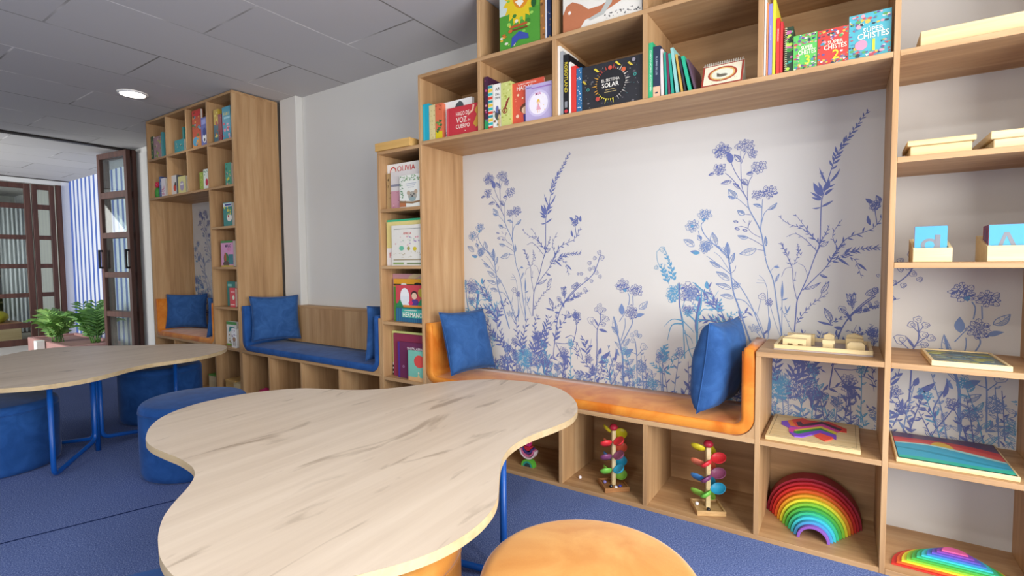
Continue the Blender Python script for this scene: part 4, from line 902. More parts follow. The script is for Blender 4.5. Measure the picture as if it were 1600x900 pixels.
book(R1, 763.0, 770.2, 133, Y, '#e9e4d4', 'spine banded in turquoise, red and yellow', [('r', 0, (i+.1)/12, 1, (i+.8)/12, ('#d8402f', '#2fb4b6', '#e8c33c', '#2f8f9b')[i % 4]) for i in range(12)])
book(R1, 770.5, 782.5, 131, Y, '#eeece6', 'white spine with black title and a dark tree', [('t', 'AR', .6, .88, .07, '#222', .7), ('t', 'DEL', .6, .76, .05, '#222', .6), ('t', 'DEN', .6, .68, .05, '#222', .7), ('e', .6, .3, .38, .12, '#4a4a52'), ('e', .55, .42, .2, .08, '#6a6fa0'), ('e', .8, .14, .2, .16, '#cfb184'), ('s', 12, .03, ('#5a7a44', '#7a5c3e', '#444'), 10, (.05, .02, .95, .4))])
book(R1, 782.8, 798.4, 128, Y, '#c9d07c', 'lime spine with a dark red hand-written word', [('s', 24, .03, ('#d9de95', '#b4bd5e', '#a6b04b'), 12), ('p', [(.2, .3), (.6, .36), (.5, .42), (.75, .55), (.6, .57), (.35, .44), (.3, .36)], '#8d2b2b'), ('p', [(.5, .5), (.9, .62), (.85, .66), (.5, .55)], '#8d2b2b'), ('ring', .4, .36, .05, .07, '#8d2b2b')])
book(R1, 798.7, 850, 125.5, Y+.014, '#d5553f', 'red picture book showing a sleeping child under a white title', [('t', 'EL GRAN LIBRO DE LAS', .5, .94, .035, '#f6e9de', .72), ('t', 'HADAS', .42, .85, .1, '#f6e9de', .5), ('c', .22, .7, .03, '#eec8a0'), ('c', .36, .61, .02, '#f0d8b8'), ('s', 10, .02, ('#e98b6a', '#efb28a'), 14, (.05, .3, .95, .75)), ('e', .5, .36, .22, .13, '#6a3a26'), ('e', .5, .32, .17, .1, '#edc3a2'), ('p', [(.4, .02), (.38, .22), (.75, .24), (.95, .02)], '#4a3f86'), ('e', .2, .2, .05, .04, '#f2c9aa')], mode='face', thick=.013)
book(R1, 821, 862.3, 130, Y, '#b8abd4', 'lilac picture book with a small fairy in a pale circle', [('c', .5, .46, .36, '#cdc3e2'), ('c', .5, .46, .3, '#efe9f2'), ('t', 'MIA', .5, .72, .08, '#c9619b', .3), ('e', .5, .5, .06, .07, '#e5b94c'), ('p', [(.42, .28), (.5, .46), (.6, .28)], '#e3a5b5'), ('r', .47, .2, .49, .28, '#e9c3a5'), ('r', .53, .2, .55, .28, '#e9c3a5'), ('e', .5, .47, .035, .035, '#f0cfb2'), ('s', 14, .012, ('#e8c94f', '#c9619b'), 15, (.25, .25, .75, .7)), ('t', 'HADAS', .15, .93, .04, '#6b57a0', .2), ('r', .25, .88, .98, .9, '#9a63b8')], mode='face', thick=.013, spine='#2b8f70')
book(R1, 869.6, 875.2, 72, Y, '#e9e7e0', 'tall white spine at the start of the third compartment')
book(R1, 875.5, 880.0, 80, Y, '#9da2a6', 'thin grey spine between the tall white one and the black one')
book(R1, 880.3, 888.6, 85, Y, '#17181d', 'black spine with a yellow title running down it', [('t', 'ROBOTLAND', .5, .62, .62, '#d9c53a', .62, V), ('c', .5, .06, .03, '#c9303a'), ('r', .25, .12, .75, .22, '#8a8d92')])
book(R1, 888.9, 892.2, 97, Y, '#ece9e2', 'white sliver of a book beside the red spine')
book(R1, 892.5, 900.3, 103, Y, '#d73a32', 'plain red spine beside the spotted blue one')
book(R1, 900.6, 909.3, 106, Y, '#2f6a98', 'blue spine with white dots', [('s', 26, .016, ('#f2f4f6',), 17)])
SYS = [('s', 70, .012, ('#8f8b88', '#6e6b73', '#b9b6b0', '#3d6a6e'), 19), ('s', 14, .035, ('#5e5a60', '#47444c', '#6f6b70'), 20)]
for i in range(40):
    a = 2*math.pi*i/40; r = .36+.05*math.sin(i*2.3); SYS.append(('p', [(.5+.33*.72*math.cos(a-.05), .5+.33*math.sin(a-.05)), (.5+r*1.12*.72*math.cos(a), .5+r*1.12*math.sin(a)), (.5+.33*.72*math.cos(a+.05), .5+.33*math.sin(a+.05))], ('#c9c2b8', '#b8483c', '#d39a3a', '#d8c94a', '#9a9590')[int(i/8) % 5]))
SYS += [('c', .5, .5, .325, '#1c1d22'), ('t', 'EL SISTEMA', .5, .58, .065, '#e9e4da', .3), ('t', 'SOLAR', .5, .47, .1, '#f2eee4', .28), ('r', .42, .36, .58, .37, '#c9b27a'), ('r', .4, .31, .6, .32, '#c9b27a'), ('p', [(.58, .93), (.6, .96), (.68, .84), (.64, .85)], '#d8c63c'), ('p', [(.22, .88), (.25, .9), (.32, .8), (.28, .8)], '#d8c63c'), ('p', [(.78, .86), (.81, .88), (.87, .79), (.83, .79)], '#c9b23c'), ('p', [(.02, .66), (.05, .68), (.1, .58), (.06, .59)], '#c9b23c'), ('ring', .12, .45, .022, .035, '#3fa39a'), ('ring', .9, .58, .022, .035, '#3fa39a'), ('c', .88, .9, .04, '#8f8b95'), ('c', .5, .84, .045, '#c9503c'), ('c', .72, .74, .05, '#c9603c'), ('c', .29, .2, .05, '#b8433c')]
book(R1, 909.6, 1003.6, 95, Y, '#26272d', 'black landscape book with a ring of drawn planets round its title', SYS, mode='face', thick=.02)
book(R1, 1012.4, 1020.2, 67, Y, '#2fae78', 'bright green spine beside the navy one', [('t', 'CUANDO HACEMOS LAS COSAS BIEN', .5, .5, .4, '#d6f0e2', .78, V)])
book(R1, 1020.5, 1031.6, 72, Y, '#23304a', 'navy spine with a peach foot', [('r', 0, 0, 1, .22, '#e3b596'), ('t', 'EL LIBRO DE LOS', .5, .62, .25, '#aeb8c9', .45, V), ('r', .3, .08, .7, .11, '#23304a')])
# slim books slumped against one another
LN = [(1033, 1037.5, 76, '#e8d6d2', 0.035, 'pale pink slim book, first of the slumped row'), (1039.9, 1043.4, 81, '#1f9c86', .05, 'teal slim book next to the pale pink one'), (1044.4, 1048, 82, '#6e2b4a', .065, 'maroon slim book in the slumped row'), (1049.4, 1053.4, 82, '#24a08c', .09, 'teal slim book after the maroon one'), (1056.5, 1061.5, 72, '#8fc5c0', .13, 'tall light teal slim book in the slumped row'), (1064.5, 1068, 82, '#c9a24a', .16, 'mustard edged slim book in the slumped row'), (1070, 1073.2, 84, '#2b2f3c', .185, 'dark slim book in the slumped row'), (1076, 1081.5, 84, '#23ab86', .215, 'emerald slim book in the slumped row'), (1085.3, 1088.6, 88, '#5a4456', .25, 'purple slim book ending the slumped row')]
for pl, pr, pt, c, a, lb in LN: book(R1, pl, pr, pt, Y+.004, c, lb, depth=.21, lean=-a)
# desk calendar
def calendar():
    z0 = ZSU+.001; c0 = ony(1096.7, 139, .03); c1 = ony(1161, 126.7, .03); top = ony(1134, 98, .06)[2]; X0, X1 = c0[0], c1[0]; W = X1-X0; H = top-z0
    root = empty('desk_calendar', ((X0+X1)/2, .06, z0), 'cream desk calendar with a red border and a spiral along its top', 'calendar')
    t = math.atan2(.05, H)
    mt = Matrix.Translation((0, .012, z0)) @ Matrix.Rotation(-t, 4, 'X') @ Matrix.Translation((0, -.012, -z0)); HH = H/math.cos(t)
    b = MB(); b.box(X0, X1, .010, .013, z0, z0+HH, paint('#e6dfc4'))
    decorate(b, [('r', .0, .0, 1, 1, '#9a3a2c'), ('r', .05, .06, .95, .92, '#e8e0c6'), ('e', .5, .5, .36, .34, '#a84632'), ('e', .5, .5, .31, .28, '#d9b36a'), ('e', .5, .5, .27, .235, '#dfe0cc'), ('e', .5, .42, .13, .07, '#6b6456'), ('p', [(.38, .36), (.36, .56), (.44, .5)], '#5a5548'), ('s', 20, .02, ('#b9c08a', '#d6c47a'), 31, (.08, .1, .92, .3))], X0, X1, z0, z0+HH, .010)
    for i, v in enumerate(b.v): b.v[i] = (mt @ Vector(v))[:]
    b.build('front_sheet', root)
    b = MB(); mt2 = Matrix.Translation((0, .108, z0)) @ Matrix.Rotation(t, 4, 'X') @ Matrix.Translation((0, -.108, -z0)); b.box(X0, X1, .107, .110, z0, z0+HH, paint('#d5cdb4'), 0, mt2); b.build('back_support', root)
    b = MB()
    for i in range(18):
        x = X0+W*(i+.7)/18.5; b.tube([(x+.001*math.sin(a), .06+.007*math.cos(a), z0+H+.002+.007*math.sin(a)) for a in np.linspace(0, 6.28, 13)[:-1]], .0011, paint('#c9c5b8', .4), 5, closed=True)
    b.build('spiral_binding', root)
calendar()
book(R1, 1193.4, 1197.8, -2, Y, '#ece8e4', 'tall white spine at the start of the last compartment')
book(R1, 1198.1, 1201.0, 4, Y, '#d98a5e', 'thin salmon spine between white and lavender ones')
book(R1, 1201.3, 1207.4, 6, Y, '#8a86c6', 'lavender spine with faint white title', [('t', 'CUENTOS PARA ANTES', .5, .6, .3, '#d6d4ee', .5, V)])
book(R1, 1207.7, 1212.4, 0, Y, '#e2d63a', 'yellow spine beside the two red ones')
book(R1, 1212.7, 1218.6, 28, Y, '#d9352e', 'red spine with white title next to the yellow spine', [('t', 'MEMORIAS DE UN', .5, .7, .35, '#f6e6e0', .5, V)])
book(R1, 1219, 1223.4, 34, Y, '#c92f33', 'second red spine beside the spiral-bound book')
def spiral_book():
    a = ony(1224.2, 112, Y)[0]; c = ony(1238.6, 112, Y)[0]; z0 = ZSU+.0005; H = ony(1230, 42, Y)[2]-z0
    root = empty('spiral_notebook', ((a+c)/2, Y, z0), 'spiral-bound green and black book with leaf prints', 'book', R1.g)
    b = MB(); b.box(a+.004, c, Y+.006, Y+.20, z0, z0+H, paint('#27402c')); decorate(b, [('s', 34, .06, ('#6fb03a', '#3c8a3a', '#1c2a20', '#a8cf4a', '#b0628f', '#2f9a8a'), 33)], a+.004, c, z0, z0+H, Y+.006); b.build('cover', root)
    b = MB()
    for i in range(22):
        z = z0+H*(i+.5)/22; b.tube([(a+.005+.004*math.cos(q), Y+.005+.0045*math.sin(q), z) for q in np.linspace(0, 6.28, 11)[:-1]], .001, paint('#e2e0b4', .4), 5, closed=True)
    b.build('spiral_binding', root)
spiral_book()
def chistes(pl, pr, pt, col, num, numcol, lb, seed, y=Y):
    pal = ('#b5505a', '#c9ae4c', '#5a9a5a', '#4a86a5', '#c99aa5', '#d9d6cc', '#6a5085', '#33424a')
    book(R1, pl, pr, pt, y, col, lb, [('s', 40, .045, pal, seed, (.02, .72, .98, .99)), ('s', 20, .045, pal, seed+1, (.01, .02, .24, .72)), ('s', 26, .045, pal, seed+2, (.2, .01, .98, .16)), ('s', 10, .04, pal, seed+3, (.78, .14, .98, .36)),
        ('t', 'SÚPER', .58, .63, .125, '#f3eed6', .5), ('t', 'CHISTES', .58, .49, .13, '#f3eed6', .74), ('t', num, .6, .27, .26, numcol, .22), ('e', .3, .3, .15, .11, '#e58fa8') if num == '1' else ('e', .3, .28, .01, .01, col)], mode='face', thick=.022)
chistes(1239.4, 1276.6, 53, '#5cba5a', '3', '#e4e23c', 'small green joke book numbered three', 41)
chistes(1277.4, 1325.6, 44, '#c94038', '2', '#e8d838', 'red joke book numbered two between the green and blue ones', 51)
chistes(1326.4, 1393.0, 19, '#4fa7b4', '1', '#d8e03a', 'largest joke book, blue and numbered one', 61)
# top row
R2 = Shelf(ZT1, 'books on the top shelf')
LION = [('r', 0, .0, 1, .45, '#4f9a35'), ('r', 0, .45, .22, 1, '#c8d8d4'), ('s', 26, .035, ('#7cc04a', '#3b7f2e', '#9ad05a', '#e6e2d0'), 71), ('p', [(.5+.36*(1+.14*((i % 2)*2-1))*math.cos(2*math.pi*i/36), .62+.3*(1+.14*((i % 2)*2-1))*math.sin(2*math.pi*i/36)) for i in range(36)], '#e2c520'), ('e', .55, .68, .22, .2, '#df8f24'), ('e', .47, .76, .07, .055, '#f4f2ea'), ('e', .63, .79, .07, .055, '#f4f2ea'), ('e', .48, .755, .02, .02, '#222'), ('e', .62, .785, .02, .02, '#222'), ('e', .57, .655, .09, .035, '#5a2a1c'), ('p', [(.4, .58), (.52, .5), (.62, .55), (.55, .6)], '#f2eee2'), ('r', .28, .26, .7, .29, '#b5562a'), ('r', .27, .22, .71, .24, '#7a3a20'), ('p', [(.3, .02), (.32, .14), (.5, .2), (.72, .14), (.74, .08), (.5, .1)], '#3a4fa5'), ('e', .86, .5, .06, .06, '#1f5a2a'), ('s', 6, .03, ('#e8b54a', '#c9642a'), 73, (.05, .05, .3, .3))]
book(R2, 780.2, 843.4, -52, Y, '#5ea53c', 'green picture book with a yellow-maned lion on the top shelf', LION, mode='face', thick=.015)
book(R2, 844.0, 851.6, -25, Y, '#9c6b3a', 'brown spine beside the lion book', [('s', 12, .04, ('#c98a3c', '#6a4426'), 75)])
book(R2, 851.9, 854.4, -20, Y, '#dfe3ea', 'white sliver of a book between brown and navy spines')
book(R2, 854.7, 860.8, -28, Y, '#24365f', 'navy spine at the end of the lion compartment', [('s', 8, .02, ('#c9a23c', '#8fa8d0'), 77)])
AARD = [('p', [(0, 0), (0, .32), (.05, .46), (.13, .5), (.24, .42), (.34, .3), (.5, .3), (.75, .42), (1, .6), (1, .5), (.75, .28), (.5, .16), (.3, .14), (.22, 0)], '#bb7450'), ('e', .09, .33, .02, .03, '#f2ece4'), ('p', [(.42, .62), (.56, .66), (.66, .52), (.64, .3), (.54, .14), (.36, .1), (.34, .14), (.5, .2), (.57, .34), (.56, .5), (.5, .58)], '#b9bcb6'), ('s', 30, .014, ('#4a4a4a', '#6a6a6a'), 79, (.55, .06, .98, .14))]
book(R2, 879.5, 1003.5, -60, Y, '#e6e3da', 'large pale picture book with a brown animal and a grey curl', AARD, mode='face', thick=.015)
# narrow column
K1 = Shelf(1.476, 'picture books in the narrow shelf column'); K2 = Shelf(1.122, K1.g); K3 = Shelf(0.769, K1.g); K4 = Shelf(0.4125, K1.g)
book(K1, 596.5, 666, 254, .064, '#eeebe4', 'large white book with red capital title on the top tier', [('t', 'OLIVIA', .5, .88, .13, '#c9433c', .86), ('ring', .16, .84, .07, .1, '#c9433c')], mode='face', thick=.016)
book(K1, 604, 668, 267, .048, '#b99a6c', 'tan book with dark sprigs behind the koala book', [('s', 16, .03, ('#6a5638', '#8a6f45'), 81, (.02, .05, .2, .95))], mode='face', thick=.014)
book(K1, 611, 668, 265, .031, '#d9d3d0', 'grey and rose book behind the koala book', [('r', 0, 0, 1, .48, '#c993a0'), ('r', 0, .6, 1, .66, '#8b8b9a'), ('s', 40, .02, ('#b5687c', '#a9768a', '#e2b5bd'), 83, (.02, .02, .98, .46))], mode='face', thick=.016)
book(K1, 624.5, 668, 272, .014, '#e4e6de', 'white book with a koala on a branch and a leafy border', [('s', 46, .03, ('#7fa37c', '#5f8a66', '#a9bf9a'), 85, (.02, .82, .98, .98)), ('s', 24, .03, ('#7fa37c', '#5f8a66'), 86, (.02, .3, .16, .85)), ('r', .3, .72, .8, .74, '#a9b0c0'), ('r', .35, .66, .75, .68, '#a9b0c0'), ('r', .4, .60, .7, .62, '#b5b8c4'), ('r', .0, .02, .3, .2, '#b5714a'), ('p', [(0, .16), (.6, .1), (1, .14), (1, .19), (.6, .16), (0, .22)], '#8a6a4a'), ('e', .62, .34, .2, .14, '#a9a59a'), ('e', .44, .44, .08, .07, '#b5a08a'), ('e', .78, .46, .08, .07, '#b5a08a'), ('e', .55, .38, .025, .02, '#222'), ('e', .7, .39, .025, .02, '#222'), ('e', .62, .33, .04, .03, '#4a4a4a'), ('e', .62, .24, .16, .07, '#8fa3a5')], mode='face', thick=.014, spine='#4f9a66')
book(K2, 599.5, 668, 342, .054, '#3dbb8b', 'green book at the back of the second tier', mode='face', thick=.016)
book(K2, 604.2, 668, 345, .038, '#e0d28a', 'yellow book with a white foot behind the white title book', [('r', 0, 0, 1, .4, '#ebe6e2'), ('t', 'F', .1, .24, .12, '#c9433c', .08)], mode='face', thick=.014)
book(K2, 612, 668, 351, .020, '#e4e2da', 'white book with red title and small coloured animals', [('r', .08, .90, .95, .912, '#8a8f8a'), ('t', 'ÁFRICA', .52, .8, .075, '#c8403c', .42), ('s', 18, .03, ('#d9a5ad', '#b5a5c4', '#c4cfc0'), 91, (.06, .5, .94, .74)), ('e', .33, .43, .08, .06, '#6fbfa0'), ('e', .56, .42, .05, .05, '#a9a05a'), ('e', .76, .41, .06, .05, '#d8c43c'), ('s', 16, .02, ('#b5a98a', '#c9c4b4'), 92, (.06, .2, .94, .36)), ('r', .06, .13, .94, .16, '#a59a80'), ('r', .05, .03, .4, .08, '#8fa86a'), ('r', .5, .03, .96, .07, '#7f8f6a')], mode='face', thick=.014)
book(K3, 606.8, 668, 428, .092, '#c4919a', 'dusty pink book with concentric rings on the third tier', [('ring', .8, .5, .46, .6, '#c9b58f'), ('ring', .8, .5, .34, .44, '#a9b08f'), ('ring', .8, .5, .22, .32, '#d0a58a'), ('e', .06, .14, .03, .03, '#f0e4d4')], mode='face', thick=.018)
book(K3, 615.5, 668, 436, .068, '#e0a12e', 'amber and green book behind the red and blue book', [('r', 0, 0, 1, .82, '#5a9a3c'), ('r', .0, .84, 1, .88, '#3a3420'), ('e', .3, .87, .08, .03, '#f0ece0'), ('e', .7, .88, .1, .04, '#2b2420')], mode='face', thick=.022)
book(K3, 619, 668, 445.6, .045, '#3f86a5', 'red-topped book with a white ghost and a child over blue stripes', [('r', 0, .43, 1, 1, '#cf4a55'), ('r', 0, .36, 1, .5, '#2f7a5a'), ('e', .3, .7, .15, .22, '#eef0f2'), ('r', .15, .45, .45, .7, '#e4e9ee'), ('e', .62, .74, .11, .11, '#4a2a30'), ('e', .62, .71, .085, .09, '#f0c9ae'), ('p', [(.5, .45), (.56, .62), (.72, .62), (.8, .45)], '#5a3f8a'), ('e', .5, .52, .07, .06, '#d8386a'), ('p', [(.02, .42), (.14, .62), (.24, .44)], '#2f8a5a'), ('p', [(.7, .42), (.84, .66), (.96, .44)], '#2f8a5a'), ('r', .25, .4, 1, .46, '#d9843a'), ('e', .85, .8, .1, .12, '#b9a83c')]+[('r', i/14, 0, i/14+.03, .38, '#34659a') for i in range(14)]+[('r', .22, .12, .98, .36, '#48b0a4'), ('t', 'HERMANOS', .6, .2, .13, '#f2efe4', .7), ('r', .3, .31, .7, .33, '#e4e0d0')], mode='face', thick=.014, spine='#5a9a3c')
book(K4, 607, 668, 519, .078, '#d6dc8c', 'lime book with a black and white zigzag foot', [('r', 0, 0, 1, .28, '#f0f0ea'), ('p', [(0, .22), (.2, .25), (.2, .2), (0, .17)], '#1c1c1c'), ('p', [(0, .13), (.2, .17), (.2, .11), (0, .07)], '#1c1c1c'), ('p', [(0, .04), (.2, .07), (.2, .02), (0, 0)], '#1c1c1c')], mode='face', thick=.016)
book(K4, 615, 668, 523, .060, '#8d3350', 'large maroon book with a small teal emblem', [('e', .72, .72, .05, .04, '#3f7a82')], mode='face', thick=.016)
book(K4, 622, 668, 536, .040, '#6e2f55', 'plum book with a white title behind the mint book', [('r', 0, 0, .07, 1, '#54348a'), ('t', 'SIN PALABRAS', .62, .84, .07, '#eadfe4', .6), ('r', .5, .74, .78, .75, '#b08fa4'), ('ring', .2, .32, .02, .035, '#b98fb0')], mode='face', thick=.016)
book(K4, 638, 668, 549, .014, '#7cc0ae', 'small mint book with a red sun and a seated figure', [('r', 0, 0, 1, .13, '#e0b27c'), ('e', .72, .66, .34, .21, '#d8504a'), ('p', [(.58, .13), (.66, .26), (.76, .13)], '#d8c08a'), ('e', .67, .28, .05, .035, '#e4d4b4')], mode='face', thick=.014)
# tall bookcase
T1 = Shelf(2.174, 'books in the tall bookcase'); T2 = Shelf(1.80, T1.g); yT = .03
book(T1, 231.5, 240.5, 214, yT, '#2f5a46', 'dark green book at the outer end of the tall bookcase top row', [('s', 12, .08, ('#4a7a5a', '#22382e', '#8a9a6a'), 101)], mode='face', thick=.02)
book(T1, 241, 252, 213, yT, '#a8848a', 'pinkish jungle book beside the dark green one', [('s', 16, .08, ('#7f9a3c', '#c9a0a5', '#6a8a4a', '#b5c04a'), 102)], mode='face', thick=.02)
book(T1, 252.4, 255.2, 206, yT, '#4f9aa0', 'thin teal spine in the first top compartment')
book(T1, 285.8, 288.0, 198, yT+.06, '#3f9a9a', 'teal spine standing behind the small landscape book', depth=.15)
book(T1, 273.5, 288.0, 218, yT, '#3f8f96', 'small teal landscape book in the second top compartment', [('s', 14, .07, ('#2f6f7a', '#6fb0b0', '#1f4f5a', '#d8c08a'), 103)], mode='face', thick=.02)
book(T1, 300.4, 314.0, 171, yT, '#b5543f', 'red and tan adventure comic in the third top compartment', [('r', .05, .82, .95, .97, '#c2383c'), ('r', 0, .0, 1, .3, '#c98a4a'), ('s', 22, .05, ('#7a4a2a', '#d8a05a', '#3f7a4a', '#5aa0c0'), 104), ('e', .35, .18, .3, .12, '#4f9ac0')], mode='face', thick=.02)
book(T1, 314.6, 323.2, 183, yT, '#6a72b0', 'violet book with a white animal in front of the comic', [('r', .1, .76, .9, .94, '#9aa0d8'), ('e', .6, .28, .35, .16, '#eef0f2'), ('e', .6, .5, .3, .14, '#3f4a8a'), ('e', .6, .22, .12, .06, '#22283a')], mode='face', thick=.02)
book(T1, 334.2, 341.2, 171, yT, '#c9a83c', 'yellow-topped spine in the last top compartment', [('r', 0, 0, 1, .55, '#3f6a7a'), ('s', 10, .05, ('#b5443f', '#e8d86a'), 105)])
book(T1, 341.5, 347.0, 178, yT, '#8d2b3a', 'dark red spine beside the sky blue book', [('s', 8, .03, ('#c9707a', '#5a1f2a'), 106)])
book(T1, 347.6, 360.4, 166, yT, '#3f9fb8', 'sky blue book with yellow title in the last top compartment', [('t', 'FÁBU', .5, .8, .11, '#e8d84a', .8), ('r', .2, .64, .95, .7, '#8fd0e0'), ('s', 12, .06, ('#e58fa8', '#d8566f', '#e9b5c0'), 107, (.1, .05, .9, .5))], mode='face', thick=.02)
# cactus toy with a red flower
def cactus():
    P = ony(244.5, 300, .05); z0 = 1.8005; P[0] = max(P[0], XD[0]+T+.052)
    root = empty('cactus_toy', (P[0], .05, z0), 'green toy cactus with a red flower on top in the tall bookcase', 'toy')
    b = MB(); b.lathe([(.0, z0), (.024, z0+.002), (.03, z0+.03), (.03, z0+.07), (.022, z0+.10), (.0, z0+.108)], paint('#3f8f3c', .6), 16, P[0], .06)
    b.tube([(P[0]+.025, .06, z0+.045), (P[0]+.05, .06, z0+.05), (P[0]+.052, .06, z0+.085)], .012, paint('#3f8f3c', .6), 8); b.build('body', root)
    b = MB()
    for i in range(7): a = 6.28*i/7; b.lathe([(0, -.012), (.014, -.004), (.016, .004), (0, .012)], paint('#c92f4f', .6), 8, mtx=Matrix.Translation((P[0]-.004+.02*math.cos(a), .055, z0+.135+.02*math.sin(a))))
    b.lathe([(0, -.014), (.016, 0), (0, .014)], paint('#d8486a', .6), 8, mtx=Matrix.Translation((P[0]-.004, .05, z0+.135))); b.build('flower', root)
cactus()
book(T2, 249.5, 252.6, 276, yT, '#3f5a94', 'blue checked spine beside the toy cactus', [('s', 14, .03, ('#e6eaf2', '#9ab0d8'), 111)])
book(T2, 253, 259.4, 278, yT, '#e6dfe4', 'white and pink book beside the checked spine', [('s', 10, .08, ('#d89ab0', '#c97a94'), 112, (.1, .05, .9, .6))], mode='face', thick=.018)
book(T2, 267.5, 276, 274, yT, '#dcdad8', 'pale book with a ladybird in the second row', [('e', .7, .36, .3, .18, '#c9402f'), ('e', .85, .55, .2, .1, '#2a2224')], mode='face', thick=.018)
book(T2, 276.6, 278.4, 273, yT, '#3f4a5a', 'dark sliver of a spine beside the owl book')
book(T2, 279, 291.0, 275, yT, '#d6d08a', 'pale yellow book with a lilac owl', [('e', .5, .45, .26, .28, '#a59ab8'), ('e', .4, .55, .08, .06, '#f0eee4'), ('e', .6, .55, .08, .06, '#f0eee4')], mode='face', thick=.018)
book(T2, 312.5, 318, 269, yT, '#9ab04a', 'green and yellow spine in the third compartment', [('s', 12, .05, ('#5f8a3a', '#c9d06a'), 113)])
book(T2, 318.5, 325.8, 264, yT, '#e6ece4', 'white book with a red apple', [('e', .7, .35, .28, .18, '#c92f4a'), ('s', 6, .05, ('#7fb08a',), 114, (.1, .7, .9, .95))], mode='face', thick=.018)
book(T2, 352.5, 361.6, 254, yT, '#4fa088', 'teal and green book at the end of the second row', [('s', 18, .07, ('#8fc06a', '#d8d05a', '#e0a5a0', '#2f7a6a'), 115)], mode='face', thick=.03)
SG = T1.g
book(Shelf(1.461, SG), 349.5, 362.8, 316, yT, '#3f8a86', 'teal book with a white llama in the side column', [('r', 0, .82, 1, .97, '#d8e4ea'), ('r', .2, .86, .95, .93, '#33428a'), ('e', .7, .36, .3, .16, '#eee8e0'), ('e', .6, .42, .08, .06, '#b5443f'), ('s', 14, .06, ('#6fb06a', '#d8d05a'), 116, (.05, .5, .95, .8))], mode='face', thick=.025)
book(Shelf(1.119, SG), 345.8, 364.8, 376, yT, '#d89ac4', 'pink activity book with a dark title and a cactus picture', [('r', 0, .92, 1, 1, '#3f8a4a'), ('t', 'MASC', .6, .8, .12, '#3a2a5a', .7), ('t', 'PETS', .65, .66, .08, '#c9609a', .5), ('e', .42, .32, .2, .22, '#3f7a4a'), ('e', .35, .36, .08, .2, '#b5543f'), ('r', .62, .1, 1, .48, '#3f7f8a'), ('e', .42, .12, .26, .1, '#5a4a44'), ('r', 0, 0, 1, .06, '#c9b04a')], mode='face', thick=.03, spine='#c9403f')
S5 = Shelf(.7775, SG); book(S5, 355.6, 368, 440, yT+.07, '#3f8f8a', 'teal book standing behind the small coral book', [('r', .1, .8, .6, .9, '#8fd0c8')], mode='face', thick=.02)
book(S5, 359.6, 368, 450, yT, '#d8525a', 'small coral book with a white panel', [('r', .2, .75, .95, .85, '#e8a0a0'), ('e', .7, .5, .2, .12, '#e4ecd8'), ('r', .1, .1, .9, .16, '#eec0b8')], mode='face', thick=.02)
S6 = Shelf(.431, SG); book(S6, 354.8, 370.5, 503, yT+.05, '#e4e8e6', 'white animal book with a green top edge in the side column', [('r', 0, .88, 1, 1, '#4f9a5a'), ('p', [(.2, .55), (.3, .8), (.8, .78), (.95, .6), (.6, .55), (.4, .62)], '#2f8f96'), ('s', 16, .05, ('#8a6a4a', '#4a7a5a', '#b59a7a'), 118, (.1, .1, .95, .5)), ('r', 0, 0, 1, .07, '#7ab04a')], mode='face', thick=.03)
book(S6, 362.4, 370.5, 514, yT, '#e9ebee', 'small white book with a brown horse in front of the animal book', [('e', .5, .45, .3, .12, '#a5826a'), ('s', 10, .05, ('#b59aa8', '#8a7a9a'), 119, (.1, .6, .95, .95)), ('r', .3, .1, .4, .4, '#8a6a54'), ('r', .6, .1, .7, .4, '#8a6a54')], mode='face', thick=.018)

# ------------------------------------------------------------------ wooden boxes and trays
def lidded_box(x0, x1, y0, y1, z0, zb, zt, ov, label, m=None, group='pale wooden boxes'):
    m = m or WP; root = empty('wooden_box', ((x0+x1)/2, (y0+y1)/2, z0), label, 'box', group)
    bx('body', (x0, x1, y0, y1, z0, zb), m, root, .002); bx('lid', (x0-ov, x1+ov, y0-ov, y1+ov, zb+.0003, zt), m, root, .002); return root
Zr = 1.488
p = ony(1421.8, 246.5, .04); q = ony(1518.7, 237.6, .04); zz = ony(1470, 224.5, .04)[2]; zt = ony(1470, 215, .032)[2]
lidded_box(p[0], q[0], .04, .22, Zr, zz, zt, .009, 'small lidded pine box on the shelf beneath the long tray')
p = ony(1552, 240, .03); zz = ony(1580, 215, .03)[2]; zt = ony(1580, 201.5, .02)[2]
lidded_box(p[0], XG0-.012, .03, .30, Zr, zz, zt, .009, 'larger lidded pine box beside the small one')
p = ony(1438, 70, .02); zt = ony(1500, 37, .02)[2]
root = empty('wooden_tray', ((p[0]+XG0)/2, .15, ZSU), 'long pine tray on the highest visible open shelf', 'tray')
b = MB(); x0, x1, y0, y1, z0 = p[0], XG0-.002, .02, .34, ZSU+.001
b.box(x0, x1, y0, y0+.012, z0, zt, WP, .0015); b.box(x0, x1, y1-.012, y1, z0, zt, WP, .0015); b.box(x0, x0+.012, y0+.012, y1-.012, z0, zt, WP, .0015); b.box(x1-.012, x1, y0+.012, y1-.012, z0, zt, WP, .0015); b.build('sides', root)
bx('bottom', (x0+.012, x1-.012, y0+.012, y1-.012, z0, z0+.006), WP, root)
# box on the column top
p = ony(585.5, 230, -.012); q = ony(640, 220, -.012); zt = ony(612, 219.5, -.012)[2]
root = empty('wooden_tray', ((p[0]+q[0])/2, .1, 1.836), 'honey coloured wooden tray on top of the narrow shelf column', 'tray')
x0, x1 = p[0], q[0]; b = MB(); z0 = 1.8365
for d in ((x0, x1, -.012, 0, z0, zt), (x0, x1, .26, .272, z0, zt), (x0, x0+.012, 0, .26, z0, zt), (x1-.012, x1, 0, .26, z0, zt)): b.box(*d, WB, .0015)
b.build('sides', root); bx('bottom', (x0+.012, x1-.012, 0, .26, z0, z0+.006), WB, root)
